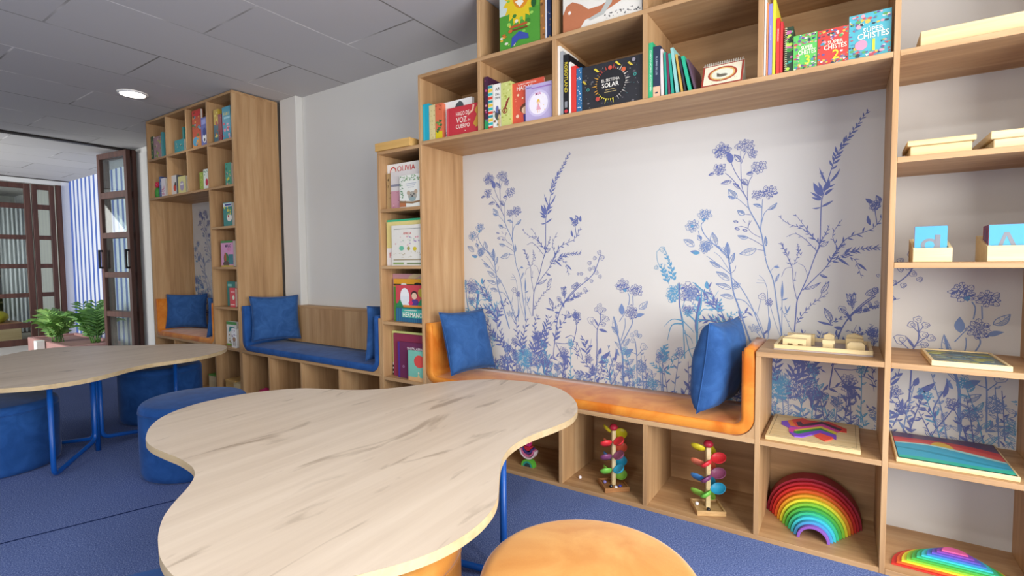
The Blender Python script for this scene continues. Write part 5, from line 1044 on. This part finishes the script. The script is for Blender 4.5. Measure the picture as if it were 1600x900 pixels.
# letter card boxes
def card_box(x0, x1, y0, y1, zf, zbk, label, ncards, zc, xc0, xc1, yc, letter, labels, backs):
    z0 = 1.1245; root = empty('card_box', ((x0+x1)/2, (y0+y1)/2, z0), label, 'box', 'pine card boxes'); t = .009
    bx('front_wall', (x0, x1, y0, y0+t, z0, zf), WP, root, .001); bx('rear_wall', (x0, x1, y1-t, y1, z0, zbk), WP, root, .001)
    for s in (x0, x1-t):
        b = MB(); b.prism([(y0+t, z0), (y1-t, z0), (y1-t, zbk), (y0+t, zf)], 0, s, s+t, WP); b.build('side_wall', root)
    bx('bottom', (x0+t, x1-t, y0+t, y1-t, z0, z0+.006), WP, root)
    ct = .0055
    for i in range(ncards):
        y = yc+i*(ct+.0007); dx = ((i*37) % 5-2)*.0007; b = MB(); r = empty('letter_card', ((xc0+xc1)/2, y, z0+.0065), labels if i == 0 else backs, 'card', 'letter cards')
        b.box(xc0+dx, xc1+dx, y, y+ct, z0+.0065, zc-((i*13) % 3)*.001, paint('#4fa0c2', .6), .0)
        if i == 0: decorate(b, letter, xc0+dx, xc1+dx, z0+.0065, zc, y)
        b.build('card_face', r)
        e = MB(); e.box(xc0+dx-.0012, xc0+dx-.0002, y, y+ct, z0+.0065, zc-((i*13) % 3)*.001, paint('#8a3d50', .7)); e.box(xc0+dx, xc1+dx, y, y+ct, zc-((i*13) % 3)*.001, zc-((i*13) % 3)*.001+.0008, paint('#6a2f44', .7)); e.build('card_edge', r)
GL = '#7c7e85'
p = ony(1426.3, 400, .02); q = ony(1488.3, 400, .02); zf = ony(1457, 387.2, .02)[2]; zc = ony(1455, 353.3, .035)[2]; c0 = ony(1430, 370, .035)[0]; c1 = ony(1480.6, 370, .035)[0]
hz = lambda v: (ony(1455, v, .035)[2]-1.131)/(zc-1.131)
card_box(p[0], q[0], .02, .16, zf, ony(1424, 374, .16)[2], 'small pine card box holding one blue letter card', 3, zc, c0, c1, .035,
         [('e', .47, hz(383), .27, .40*(hz(367)-hz(393)), GL), ('e', .47, hz(383), .15, .24*(hz(367)-hz(393)), '#4fa0c2'), ('r', .64, hz(395), .80, hz(367), GL)], 'blue card showing a grey lowercase letter a', 'card edge behind the lowercase letter card')
p = ony(1542.3, 400, .02); x1 = XG0-.02; zf = ony(1570, 383.4, .02)[2]; zc = ony(1570, 350.5, .035)[2]; c0 = ony(1546.3, 370, .035)[0]
hz = lambda v: (ony(1575, v, .035)[2]-1.131)/(zc-1.131)
wx = lambda v: (ony(v, 370, .035)[0]-c0)/(x1-.014-c0)
card_box(p[0], x1, .02, .20, zf, ony(1520, 369, .20)[2], 'larger pine card box packed with letter cards', 14, zc, c0, x1-.014, .035,
         [('p', [(wx(1559), hz(388)), (wx(1570), hz(362.5)), (wx(1578), hz(362.5)), (wx(1592), hz(388)), (wx(1584), hz(388)), (wx(1574), hz(368)), (wx(1566), hz(388))], GL)], 'blue card showing a grey capital letter A', 'dark red edged card packed behind the capital letter card')

def flat_board(name, quadpx, z0, th, label, cat, frame, m=None):
    """A board lying on a shelf; returns its root and its x, y limits."""
    P = [onz(a, c, z0+th) for a, c in quadpx]; x0 = (P[0][0]+P[3][0])/2; x1 = (P[1][0]+P[2][0])/2; y0 = max((P[2][1]+P[3][1])/2, .006); y1 = min((P[0][1]+P[1][1])/2, .372)
    root = empty(name, ((x0+x1)/2, (y0+y1)/2, z0), label, cat); return root, x0, x1, y0, y1
def hpoly(b, pts, z, th, m): b.prism(pts, 2, z, z+th, m)
# block tray
root = empty('block_tray', (-.07, .22, ZS1), 'pine tray of wooden blocks on the shelf beside the right-hand pillow', 'tray')
x0, x1, y0, y1, z0 = -.236, .094, .085, .365, ZS1+.0006
bx('bottom', (x0, x1, y0, y1, z0, z0+.006), paint('#a99a92', .7), root)
b = MB(); zt = z0+.022
for d in ((x0, x1, y0, y0+.012, z0+.006, zt), (x0, x1, y1-.012, y1, z0+.006, zt), (x0, x0+.012, y0+.012, y1-.012, z0+.006, zt), (x1-.012, x1, y0+.012, y1-.012, z0+.006, zt)): b.box(*d, WP, .0012)
b.build('rim', root); zt0 = z0+.0064
def block(pts, y0, y1, zz, label):
    b = MB(); b.prism([(p[0], zz+p[1]) for p in pts], 1, y0, y1, WP, .001); o = b.build('wooden_block', origin=((pts[0][0]+pts[2][0])/2, (y0+y1)/2, zz)); tag(o, label, 'block', 'wooden blocks in the tray')
block([(-.208, 0), (-.19, 0), (-.19, .018), (-.172, .018), (-.172, 0), (-.153, 0), (-.153, .018), (-.137, .018), (-.137, 0), (-.125, 0), (-.125, .038), (-.208, .038)], .12, .155, zt0, 'arched block like a small bridge at the front of the tray')
block([(-.205, 0), (-.11, 0), (-.11, .05), (-.17, .05), (-.205, .036)], .175, .21, zt0, 'long block with a sloped end behind the bridge block')
block([(-.20, 0), (-.10, 0), (-.10, .045), (-.20, .045)], .23, .265, zt0, 'plain rectangular block in the back row of the tray')
block([(-.068, 0), (-.056, 0), (-.056, .012), (-.046, .012), (-.046, 0), (-.034, 0), (-.034, .026), (-.028, .026), (-.028, .04), (-.07, .04), (-.07, .026), (-.068, .026)], .13, .155, zt0, 'small two-legged block alone in the middle of the tray')
block([(-.066, 0), (-.03, 0), (-.03, .05), (-.048, .058), (-.066, .05)], .20, .23, zt0, 'small pointed block behind the two-legged block')
block([(.012, 0), (.07, 0), (.07, .03), (.06, .04), (.022, .04), (.012, .03)], .12, .15, zt0, 'chamfered block at the front of the stacked blocks')
block([(.008, 0), (.066, 0), (.066, .046), (.008, .046)], .17, .205, zt0, 'square-cut block behind the chamfered block')
block([(.01, 0), (.064, 0), (.064, .05), (.037, .06), (.01, .05)], .225, .26, zt0, 'gabled block at the back of the stacked blocks')
# framed picture puzzle
z0 = ZS1+.0006
root, x0, x1, y0, y1 = flat_board('picture_puzzle', [(1443, 545), (1552, 551.5), (1580.5, 575), (1452, 565)], z0, .016, 'framed wooden picture puzzle in grey-green tones on the open shelf', 'puzzle', None)
b = MB()
for d in ((x0, x1, y0, y0+.01, z0, z0+.018), (x0, x1, y1-.01, y1, z0, z0+.018), (x0, x0+.01, y0+.01, y1-.01, z0, z0+.018), (x1-.01, x1, y0+.01, y1-.01, z0, z0+.018)): b.box(*d, WP, .0012)
b.build('frame', root)
b = MB(); b.box(x0+.01, x1-.01, y0+.01, y1-.01, z0, z0+.014, paint('#6f7a78', .5))
rnd = random.Random(7)
for i in range(60):
    cx, cy = rnd.uniform(x0+.03, x1-.03), rnd.uniform(y0+.03, y1-.03); r = rnd.uniform(.006, .018)
    hpoly(b, [(cx+r*1.6*math.cos(a)*rnd.uniform(.7, 1), cy+r*math.sin(a)) for a in np.linspace(0, 6.28, 7)[:-1]], z0+.014, .0004+.00002*i, paint(rnd.choice(('#7d8a72', '#5a6a72', '#8f8a6a', '#9a9a4f', '#66707a', '#5f7a86')), .5))
b.build('picture', root)
# chevron inlay board
z0 = ZS2+.0006; th = .017
root, x0, x1, y0, y1 = flat_board('inlay_puzzle', [(1207, 648), (1339, 662), (1347.5, 703), (1198, 682)], z0, th, 'pine inlay puzzle with bright zigzag pieces on the shelf under the block tray', 'puzzle', None)
bx('base_board', (x0, x1, y0, y1, z0, z0+th), WP, root, .0015)
b = MB(); tline = .0012
for d in ((x0+.012, x1-.012, y0+.022, y0+.022+tline), (x0+.012, x0+.012+tline, y0+.022, y1-.01), (x1-.012-tline, x1-.012, y0+.022, y1-.01)): b.box(d[0], d[1], d[2], d[3], z0+th, z0+th+.0003, paint('#6a5a44', .7))
b.build('panel_line', root)
def ztop(px, py): q = onz(px, py, z0+th); return (q[0], q[1])
ZZ = lambda pts: [ztop(1180+a/4.09, 500+c/4.09) for a, c in pts]
kk = 0
for col, pts in (('#d8402f', [(228, 640), (305, 628), (330, 640), (420, 655), (470, 652), (585, 700), (585, 722), (540, 715), (440, 672), (330, 690), (262, 684), (240, 672)]), ('#e07a2a', [(205, 645), (232, 640), (250, 668), (265, 684), (300, 684), (290, 690), (225, 680)]), ('#7a4ac4', [(168, 648), (205, 645), (225, 680), (290, 690), (270, 700), (215, 690), (168, 668)]), ('#4a2a3c', [(262, 655), (292, 652), (305, 670), (425, 653), (555, 703), (540, 712), (430, 668), (300, 684), (275, 680)]), ('#cc3f9a', [(215, 690), (300, 688), (430, 668), (540, 715), (520, 722), (420, 684), (250, 705), (245, 728), (216, 716)]), ('#d6c03c', [(250, 706), (420, 684), (520, 722), (515, 738), (420, 696), (255, 714)]), ('#2f8a3c', [(246, 716), (420, 696), (518, 740), (480, 732), (415, 708), (275, 732), (246, 730)]), ('#7a4ac4', [(216, 718), (275, 733), (415, 708), (518, 742), (518, 768), (485, 752), (415, 724), (300, 752), (250, 748)]), ('#e0523f', [(375, 742), (415, 728), (500, 758), (488, 768), (445, 778)])):
    kk += 1; b = MB(); P = ZZ(pts); hpoly(b, P, z0+th, .0016+.0003*kk, paint(col, .5)); b.build('inlay_piece', root)
# sunset puzzle
root, x0, x1, y0, y1 = flat_board('sunset_puzzle', [(1389, 673), (1556, 696), (1593.5, 746), (1401, 714)], z0, th, 'large picture puzzle of a red sunset over a turquoise sea', 'puzzle', None)
x0 = max(x0, XE1+.012); bx('frame', (x0, x1, y0, y1, z0, z0+th), WP, root, .0015)
SX = lambda u: x0+.008+(x1-x0-.016)*u
SY = lambda v: y0+.006+(y1-y0-.012)*v
def spoly(col, lo, hi, nm, k):
    n = 24; b = MB(); P = [(SX(i/n), SY(lo(i/n))) for i in range(n+1)]+[(SX(i/n), SY(hi(i/n))) for i in range(n, -1, -1)]; hpoly(b, P, z0+th, .0008+.0002*k, paint(col, .35)); b.build(nm, root)
bx('dark_rim', (SX(-.006), SX(1.006), SY(-.01), SY(1.01), z0+th, z0+th+.0004), paint('#26221f', .5), root)
w1 = lambda u: .60+.07*math.sin(u*3.6-.4)-.30*max(0, u-.3); w2 = lambda u: .54+.05*math.sin(u*4.2)-.25*max(0, u-.35); w3 = lambda u: .34+.05*math.sin(u*4.2+1)-.12*u
spoly('#5c3f66', lambda u: .5, lambda u: 1, 'sky_piece', 0); spoly('#c9403f', lambda u: .4, lambda u: .86-.06*math.cos(u*4)-.22*u*u, 'sky_piece', 1); spoly('#d8584a', lambda u: .4, lambda u: .76-.05*math.cos(u*4)-.26*u*u, 'sky_piece', 2)
b = MB(); hpoly(b, [(SX(.47+.11*math.cos(a)), SY(.57+.22*math.sin(a))) for a in np.linspace(0, math.pi, 15)], z0+th, .0016, paint('#e0b93c', .35)); b.build('sun_piece', root)
spoly('#a9d8d4', lambda u: .2, w1, 'foam_piece', 5); spoly('#3fa5c4', lambda u: 0, w2, 'sea_piece', 6); spoly('#2f8fa8', lambda u: w3(u)-.03, lambda u: w3(u)+.04*math.sin(u*3.1), 'sea_piece', 7); spoly('#38b59a', lambda u: 0, lambda u: max(.005, w3(u)-.05-.26*(1-u)), 'sea_piece', 8)

# ------------------------------------------------------------------ toys in the cubbies
def arch_pts(cx, z0, r0, r1, n=28):
    return [(cx+r1*math.cos(math.pi*i/n), z0+r1*math.sin(math.pi*i/n)) for i in range(n+1)]+[(cx+r0*math.cos(math.pi*i/n), z0+r0*math.sin(math.pi*i/n)) for i in range(n, -1, -1)]
RB = ['#9c2436', '#b82632', '#d0322b', '#e0642a', '#e8a12e', '#e4dc3a', '#86c83f', '#4db04a', '#3dbf8a', '#3fc4cf', '#4a9fd0', '#8a5ab8']
root = empty('rainbow_stacker', (-.095, .2, T), 'big wooden rainbow of nested arches standing in the end cubby', 'toy')
n = len(RB); r1 = .176; z0 = T+.0006
for i, c in enumerate(RB):
    ro = r1-i*.0108; ri = ro-.0104; yb = .30-.0175*i
    b = MB(); b.prism(arch_pts(-.095+.001*i, z0, ri, ro), 1, yb-.035, yb+.04, paint(c, .45), .0015); b.build('arch', root)
root = empty('rainbow_halfdisc', (.355, .17, T), 'stacked rainbow half-discs lying on the bottom open shelf', 'toy')
RB2 = ['#d0322b', '#e0642a', '#e4dc3a', '#86c83f', '#4db04a', '#3dbf8a', '#3fc4cf', '#4a7fd0', '#6a5ac0', '#8a4ab0', '#d8609a']
for i, c in enumerate(RB2):
    ro = .186-i*.0150; ya = .050+.0085*i; P = [(.350+ro*math.cos(math.pi*k/28), ya+ro*1.02*math.sin(math.pi*k/28)) for k in range(29)]
    b = MB(); b.prism(P, 2, z0+.0055*i, z0+.0055*i+.0054+(.002 if i == 0 else 0)*0, paint(c, .45), .001); b.build('half_disc', root)
# flower toy
root = empty('flower_stacker', (-1.42, .11, T), 'small wooden flower toy with pink petals on a green arch', 'toy')
fx, fy = -1.425, .10
for (r0, r1, c, zc, s) in ((.030, .040, '#5fb53f', .0, 1), (.020, .0295, '#2f9a8a', .0, 1), (.0, .0195, '#2a3f4a', 0, 1)):
    b = MB(); P = arch_pts(fx, z0, max(r0, .0006), r1, 18); b.prism(P, 1, fy-.016, fy+.016, paint(c, .45), .001); b.build('leaf_arch', root)
for (r0, r1, c, dz) in ((.043, .052, '#e6cfd6', .012), (.033, .0425, '#d8709a', .016), (.022, .0325, '#4a3a7a', .022), (.0, .0215, '#c9303f', .03)):
    zc = z0+.0405+.052; b = MB(); P = [(p[0], 2*zc-p[1]) for p in arch_pts(fx, zc, max(r0, .0006), r1, 18)]; b.prism([(p[0], p[1]+dz-.012) for p in P], 1, fy-.015, fy+.015, paint(c, .45), .001); b.build('petal_arch', root)
b = MB(); b.prism([(fx-.012, z0+.112), (fx+.012, z0+.112), (fx+.016, z0+.13), (fx, z0+.155), (fx-.016, z0+.13)], 1, fy-.013, fy+.013, paint('#c9307a', .45), .002); b.build('bud', root)
# marble trees
def petal(b, c, ang, col, L=.066, Wd=.056):
    """A round wooden leaf: cupped disc reaching out from the post, tipped along the run so a marble rolls off it."""
    n = 20; mt = Matrix.Translation(c) @ Matrix.Rotation(ang, 4, 'Z') @ Matrix.Rotation(math.radians(-14), 4, 'Y') @ Matrix.Rotation(math.radians(38), 4, 'X')
    prof = [(0.0, -.005), (.6, -.004), (.92, .003), (1.0, .011), (.96, .012), (.86, .006), (.55, .0005), (0.0, -.001)]
    vs = []; fs = []
    for r, z in prof:
        for j in range(n): a = 2*math.pi*j/n; vs.append((mt @ Vector((L/2+.004+r*L/2*math.cos(a), r*Wd/2*math.sin(a), z)))[:])
    for i in range(len(prof)-1):
        for j in range(n): fs.append((i*n+j, i*n+(j+1) % n, (i+1)*n+(j+1) % n, (i+1)*n+j))
    b.add(vs, fs, col, True)
LC = ['#8cc24a', '#8cc24a', '#6fb84a', '#2f9fc4', '#2f9fc4', '#3f7fc0', '#7a3f6a', '#8a4a6a', '#e0644a', '#e2785a', '#d8323a', '#d8323a', '#d8c62a', '#d8c62a']
def marble_tree(cx, cy, turn, label, bm_, phase):
    root = empty('marble_tree', (cx, cy, T), label, 'toy', 'marble run trees'); s = .062
    R = Matrix.Translation((cx, cy, 0)) @ Matrix.Rotation(turn, 4, 'Z')
    b = MB(); b.box(-s, s, -s, s, z0, z0+.012, bm_, .0015, R)
    for d in ((-s, s, -s, -s+.008), (-s, s, s-.008, s), (-s, -s+.008, -s+.008, s-.008), (s-.008, s, -s+.008, s-.008)): b.box(d[0], d[1], d[2], d[3], z0+.012, z0+.022, bm_, .001, R)
    b.build('tray_base', root)
    b = MB(); b.box(-.0095, .0095, -.0095, .0095, z0+.012, z0+.285, WP, .001, R); b.build('post', root)
    for i, c in enumerate(LC):
        a = turn+phase+i*math.pi/2*1.0; zc = z0+.040+i*.0172; b = MB(); d = Vector((math.cos(a), math.sin(a), 0)); petal(b, (cx+d.x*.009, cy+d.y*.009, zc), a, paint(c, .4)); b.build('leaf', root)
    b = MB(); b.lathe([(0, .285), (.014, .287), (.021, .296), (.021, .303), (.013, .314), (0, .316)], paint('#b82a3f', .4), 20, mtx=Matrix.Translation((cx, cy, z0))); b.build('top_cup', root)
marble_tree(-.935, .105, math.radians(40), 'marble run tree on a brown base, in the cubby farther from the shelving', wood('brown_base', 0, '#8a5c34', '#9a6a3e', '#a8774a', scale=1.3), .4)
marble_tree(-.492, .115, math.radians(28), 'marble run tree on a pale base, in the cubby nearest the shelving', wood('light_base', 0, '#b08a58', '#bf9a68', '#cba878', scale=1.3), 1.2)
def marble(x, y, z, c, label, r=.0085):
    b = MB(); b.lathe([(r*math.sin(math.pi*i/10), r-r*math.cos(math.pi*i/10)) for i in range(11)], paint(c, .08, .7), 16, mtx=Matrix.Translation((x, y, z))); o = b.build('marble', origin=(x, y, z)); tag(o, label, 'marble', 'glass marbles')
zm = z0+.0124
marble(-.975, .090, zm, '#8a7fc0', 'violet marble on the brown marble run base'); marble(-.905, .062, zm, '#e8e6f0', 'white marble at the front of the brown base'); marble(-.893, .085, zm, '#3a3f9a', 'deep blue marble beside the white one on the brown base'); marble(-.930, .062, zm, '#1c1c24', 'black marble at the front of the brown base')
marble(-.536, .105, zm, '#f0eef2', 'white marble on the pale marble run base'); marble(-.480, .075, zm, '#1c1c20', 'black marble at the foot of the post on the pale base')
marble(-1.115, .10, z0, '#ece8ee', 'white marble lying loose on the cubby floor')
# boxes low in the tall bookcase and the bench cubbies
def low_box(name, x0, x1, y0, y1, z0, z1, m, lid, label, cat='box'):
    root = empty(name, ((x0+x1)/2, (y0+y1)/2, z0), label, cat); bx('body', (x0, x1, y0, y1, z0, z1-.014), m, root, .002); bx('lid', (x0-.001, x1+.001, y0-.001, y1+.001, z1-.0137, z1), lid, root, .002)
low_box('wooden_box', -4.80, -4.62, .04, .24, z0, .15, WP, paint('#5f9a3a', .6), 'pine box with a green lid under the tall bookcase nook')
low_box('wooden_box', -4.49, -4.33, .03, .22, z0, .14, WB, WB, 'honey wooden box at the foot of the side column')
low_box('wooden_box', -4.315, -4.21, .01, .22, z0, .135, WP, WP, 'pale wooden box beside the honey box at the foot of the side column')
b = MB(); P = ony(412, 608, .1); b.lathe([(.0, z0), (.05, z0+.002), (.06, z0+.03), (.05, z0+.07), (.0, z0+.09)], paint('#c9306a', .6), 20, P[0], .12)
o = b.build('pink_ball', origin=(P[0], .12, z0)); tag(o, 'pink toy ball in the first cubby under the blue bench', 'toy')

# ------------------------------------------------------------------ patio: planter and plants
PX = -9.0
pl = empty('planter', (-9.1, .2, -.12), 'long reddish planter box standing on the patio', 'planter')
ptop = .10
b = MB(); tc = paint('#a9807a', .8)
for d in ((-10.0, -8.3, -.02, .03, -.12, ptop), (-10.0, -8.3, .50, .55, -.12, ptop), (-10.0, -9.95, .03, .50, -.12, ptop), (-8.35, -8.3, .03, .50, -.12, ptop)): b.box(*d, tc, .006)
b.build('box', pl); bx('soil', (-9.95, -8.35, .03, .50, -.1, ptop-.03), paint('#8a6a60', .9), pl)
bx('white_bollard', (-9.28, -9.16, -.12, -.03, -.12, .12), paint('#d8dad8', .7), None, .006, label='short white post at the corner of the planter', cat='post')
GRN = mat_leaf('palm_leaf', '#4f7f38', '#86ac58'); GRD = mat_leaf('palm_leaf_dark', '#3c6a2c', '#6a9a48')
def palm(cx, cy, cz, h, n, seed, label, m, spread=.5):
    rnd = random.Random(seed); root = empty('potted_palm', (cx, cy, cz), label, 'plant', 'palms in the planter'); b = MB(); st = MB()
    for i in range(n):
        a = 6.28*i/n*1.618*2+rnd.random(); L = h*rnd.uniform(.75, 1.25); sp = spread*rnd.uniform(.4, 1.2); P = []
        bxs, bys = cx+rnd.uniform(-.08, .08), cy+rnd.uniform(-.06, .06)
        for k in range(11): t = k/10; P.append(Vector((bxs+math.cos(a)*L*sp*t**1.2, bys+math.sin(a)*L*sp*t**1.2*.7, cz+L*(1.25*t-.75*sp*1.2*t**2.2))))
        st.tube([p[:] for p in P], [.005*(1-.8*k/10) for k in range(11)], GRD, 5)
        for k in range(2, 11):
            for s in (-1, 1):
                tdir = (P[k]-P[k-1]).normalized(); side = tdir.cross(Vector((0, 0, 1))); 
                if side.length < 1e-3: continue
                side.normalize(); l = L*.42*(1-.45*abs(k-6)/6)*rnd.uniform(.8, 1.2); d = (tdir*.75+side*s*.8+Vector((0, 0, -.15))).normalized(); wv = tdir.cross(d).cross(d).normalized()*.0055
                q0, q1, q2 = P[k], P[k]+d*l*.5+Vector((0, 0, .01)), P[k]+d*l+Vector((0, 0, -.035)); b.add([(q0+wv*.4)[:], (q1+wv)[:], q2[:], (q1-wv)[:], (q0-wv*.4)[:]], [(0, 1, 2), (0, 2, 3), (0, 3, 4)], m)
    b.build('foliage', root); st.build('stems', root)
palm(-9.30, .14, ptop-.03, .42, 22, 3, 'bushy green palm at the near end of the planter', GRN, .62)
palm(-8.72, .40, ptop-.03, .44, 22, 8, 'palm standing partly behind the glass door', GRD, .5)
# ------------------------------------------------------------------ the room beyond the patio
cab = empty('low_cabinet', (-12.0, -.3, -.12), 'low tan wooden cabinet behind the far glass doors', 'cabinet')
bx('body', (-12.3, -11.7, -1.6, .28, -.12, .165), WF, cab, .004); bx('worktop', (-12.32, -11.68, -1.62, .30, .1655, .19), wood('walnut_top', 1, '#7a4f35', '#8f6040', '#a0704c'), cab, .003)
b = MB(); b.lathe([(0, .1905), (.10, .20), (.16, .26), (.16, .32), (.1, .38), (0, .40)], paint('#b5a92f', .5), 24, -11.95, .02); o = b.build('toy_basket', origin=(-11.95, .02, .1905)); tag(o, 'round yellow toy on the low cabinet behind the glass', 'toy')
b = MB(); b.lathe([(0, .1905), (.07, .20), (.08, .24), (.05, .29), (0, .30)], paint('#a8466a', .5), 20, -11.85, -.28); o = b.build('toy_ball', origin=(-11.85, -.28, .1905)); tag(o, 'pink toy beside the yellow one on the low cabinet', 'toy')
sl = empty('slat_screen', (-12.9, -.5, -.12), 'dark vertical slat screen in the room beyond the patio', 'screen')
for i in range(22):
    y = -1.6+i*.085; bx('slat', (-12.92, -12.88, y, y+.04, -.12, 2.35), paint('#3a3734', .7), sl)
bs = empty('far_bookcase', (-13.4, -.6, -.12), 'far bookcase seen through the slats and glass', 'bookcase')
for z in (-.12, .45, .95, 1.45, 1.95, 2.28): bx('shelf', (-13.6, -13.2, -1.7, .72, z, z+.03), WF, bs)
for y in (-1.7, -.7, .10, .69): bx('side_panel', (-13.6, -13.2, y, y+.03, -.09, 2.28), WF, bs)
bx('back_panel', (-13.62, -13.6, -1.7, .72, -.12, 2.3), wood('dark_far_oak', 2, '#5a4433', '#6a523e', '#78604a'), bs)
rnd = random.Random(9)
for i, (y, z, c, hh) in enumerate(((-.05, 1.48, '#8a4a34', .26), (-.3, 1.48, '#a8683c', .22), (.0, .98, '#7a86b0', .2), (-.3, .98, '#d0d4da', .16), (-.1, .48, '#a05a6a', .2))):
    bx('storage_box', (-13.5, -13.25, y-.1, y+.1, z+.0005, z+hh), paint(c, .7), None, .01, label=('rust box on the upper far shelf', 'tan box beside the rust box on the far shelf', 'blue-grey box on the middle far shelf', 'pale box beside the blue-grey box', 'rose box on the lower far shelf')[i]+' behind the slats', cat='box', origin=(-13.4, y, z+.0005), group='boxes on the far bookcase')
cu = MB(); n = 40; vs = []; fs = []
for i in range(n+1):
    y = .32+.42*i/n; x = -13.0+.03*math.sin(i*1.1)
    vs += [(x, y, -.1), (x, y, 2.3), (x+.006, y, 2.3), (x+.006, y, -.1)]
for i in range(n):
    for k in range(4): fs.append((i*4+k, i*4+(k+1) % 4, i*4+4+(k+1) % 4, i*4+4+k))
cu.add(vs, fs, paint('#cdd0d2', .8), True); o = cu.build('curtain', origin=(-13.0, .53, -.1)); tag(o, 'pale grey pleated curtain beside the slat screen', 'curtain')
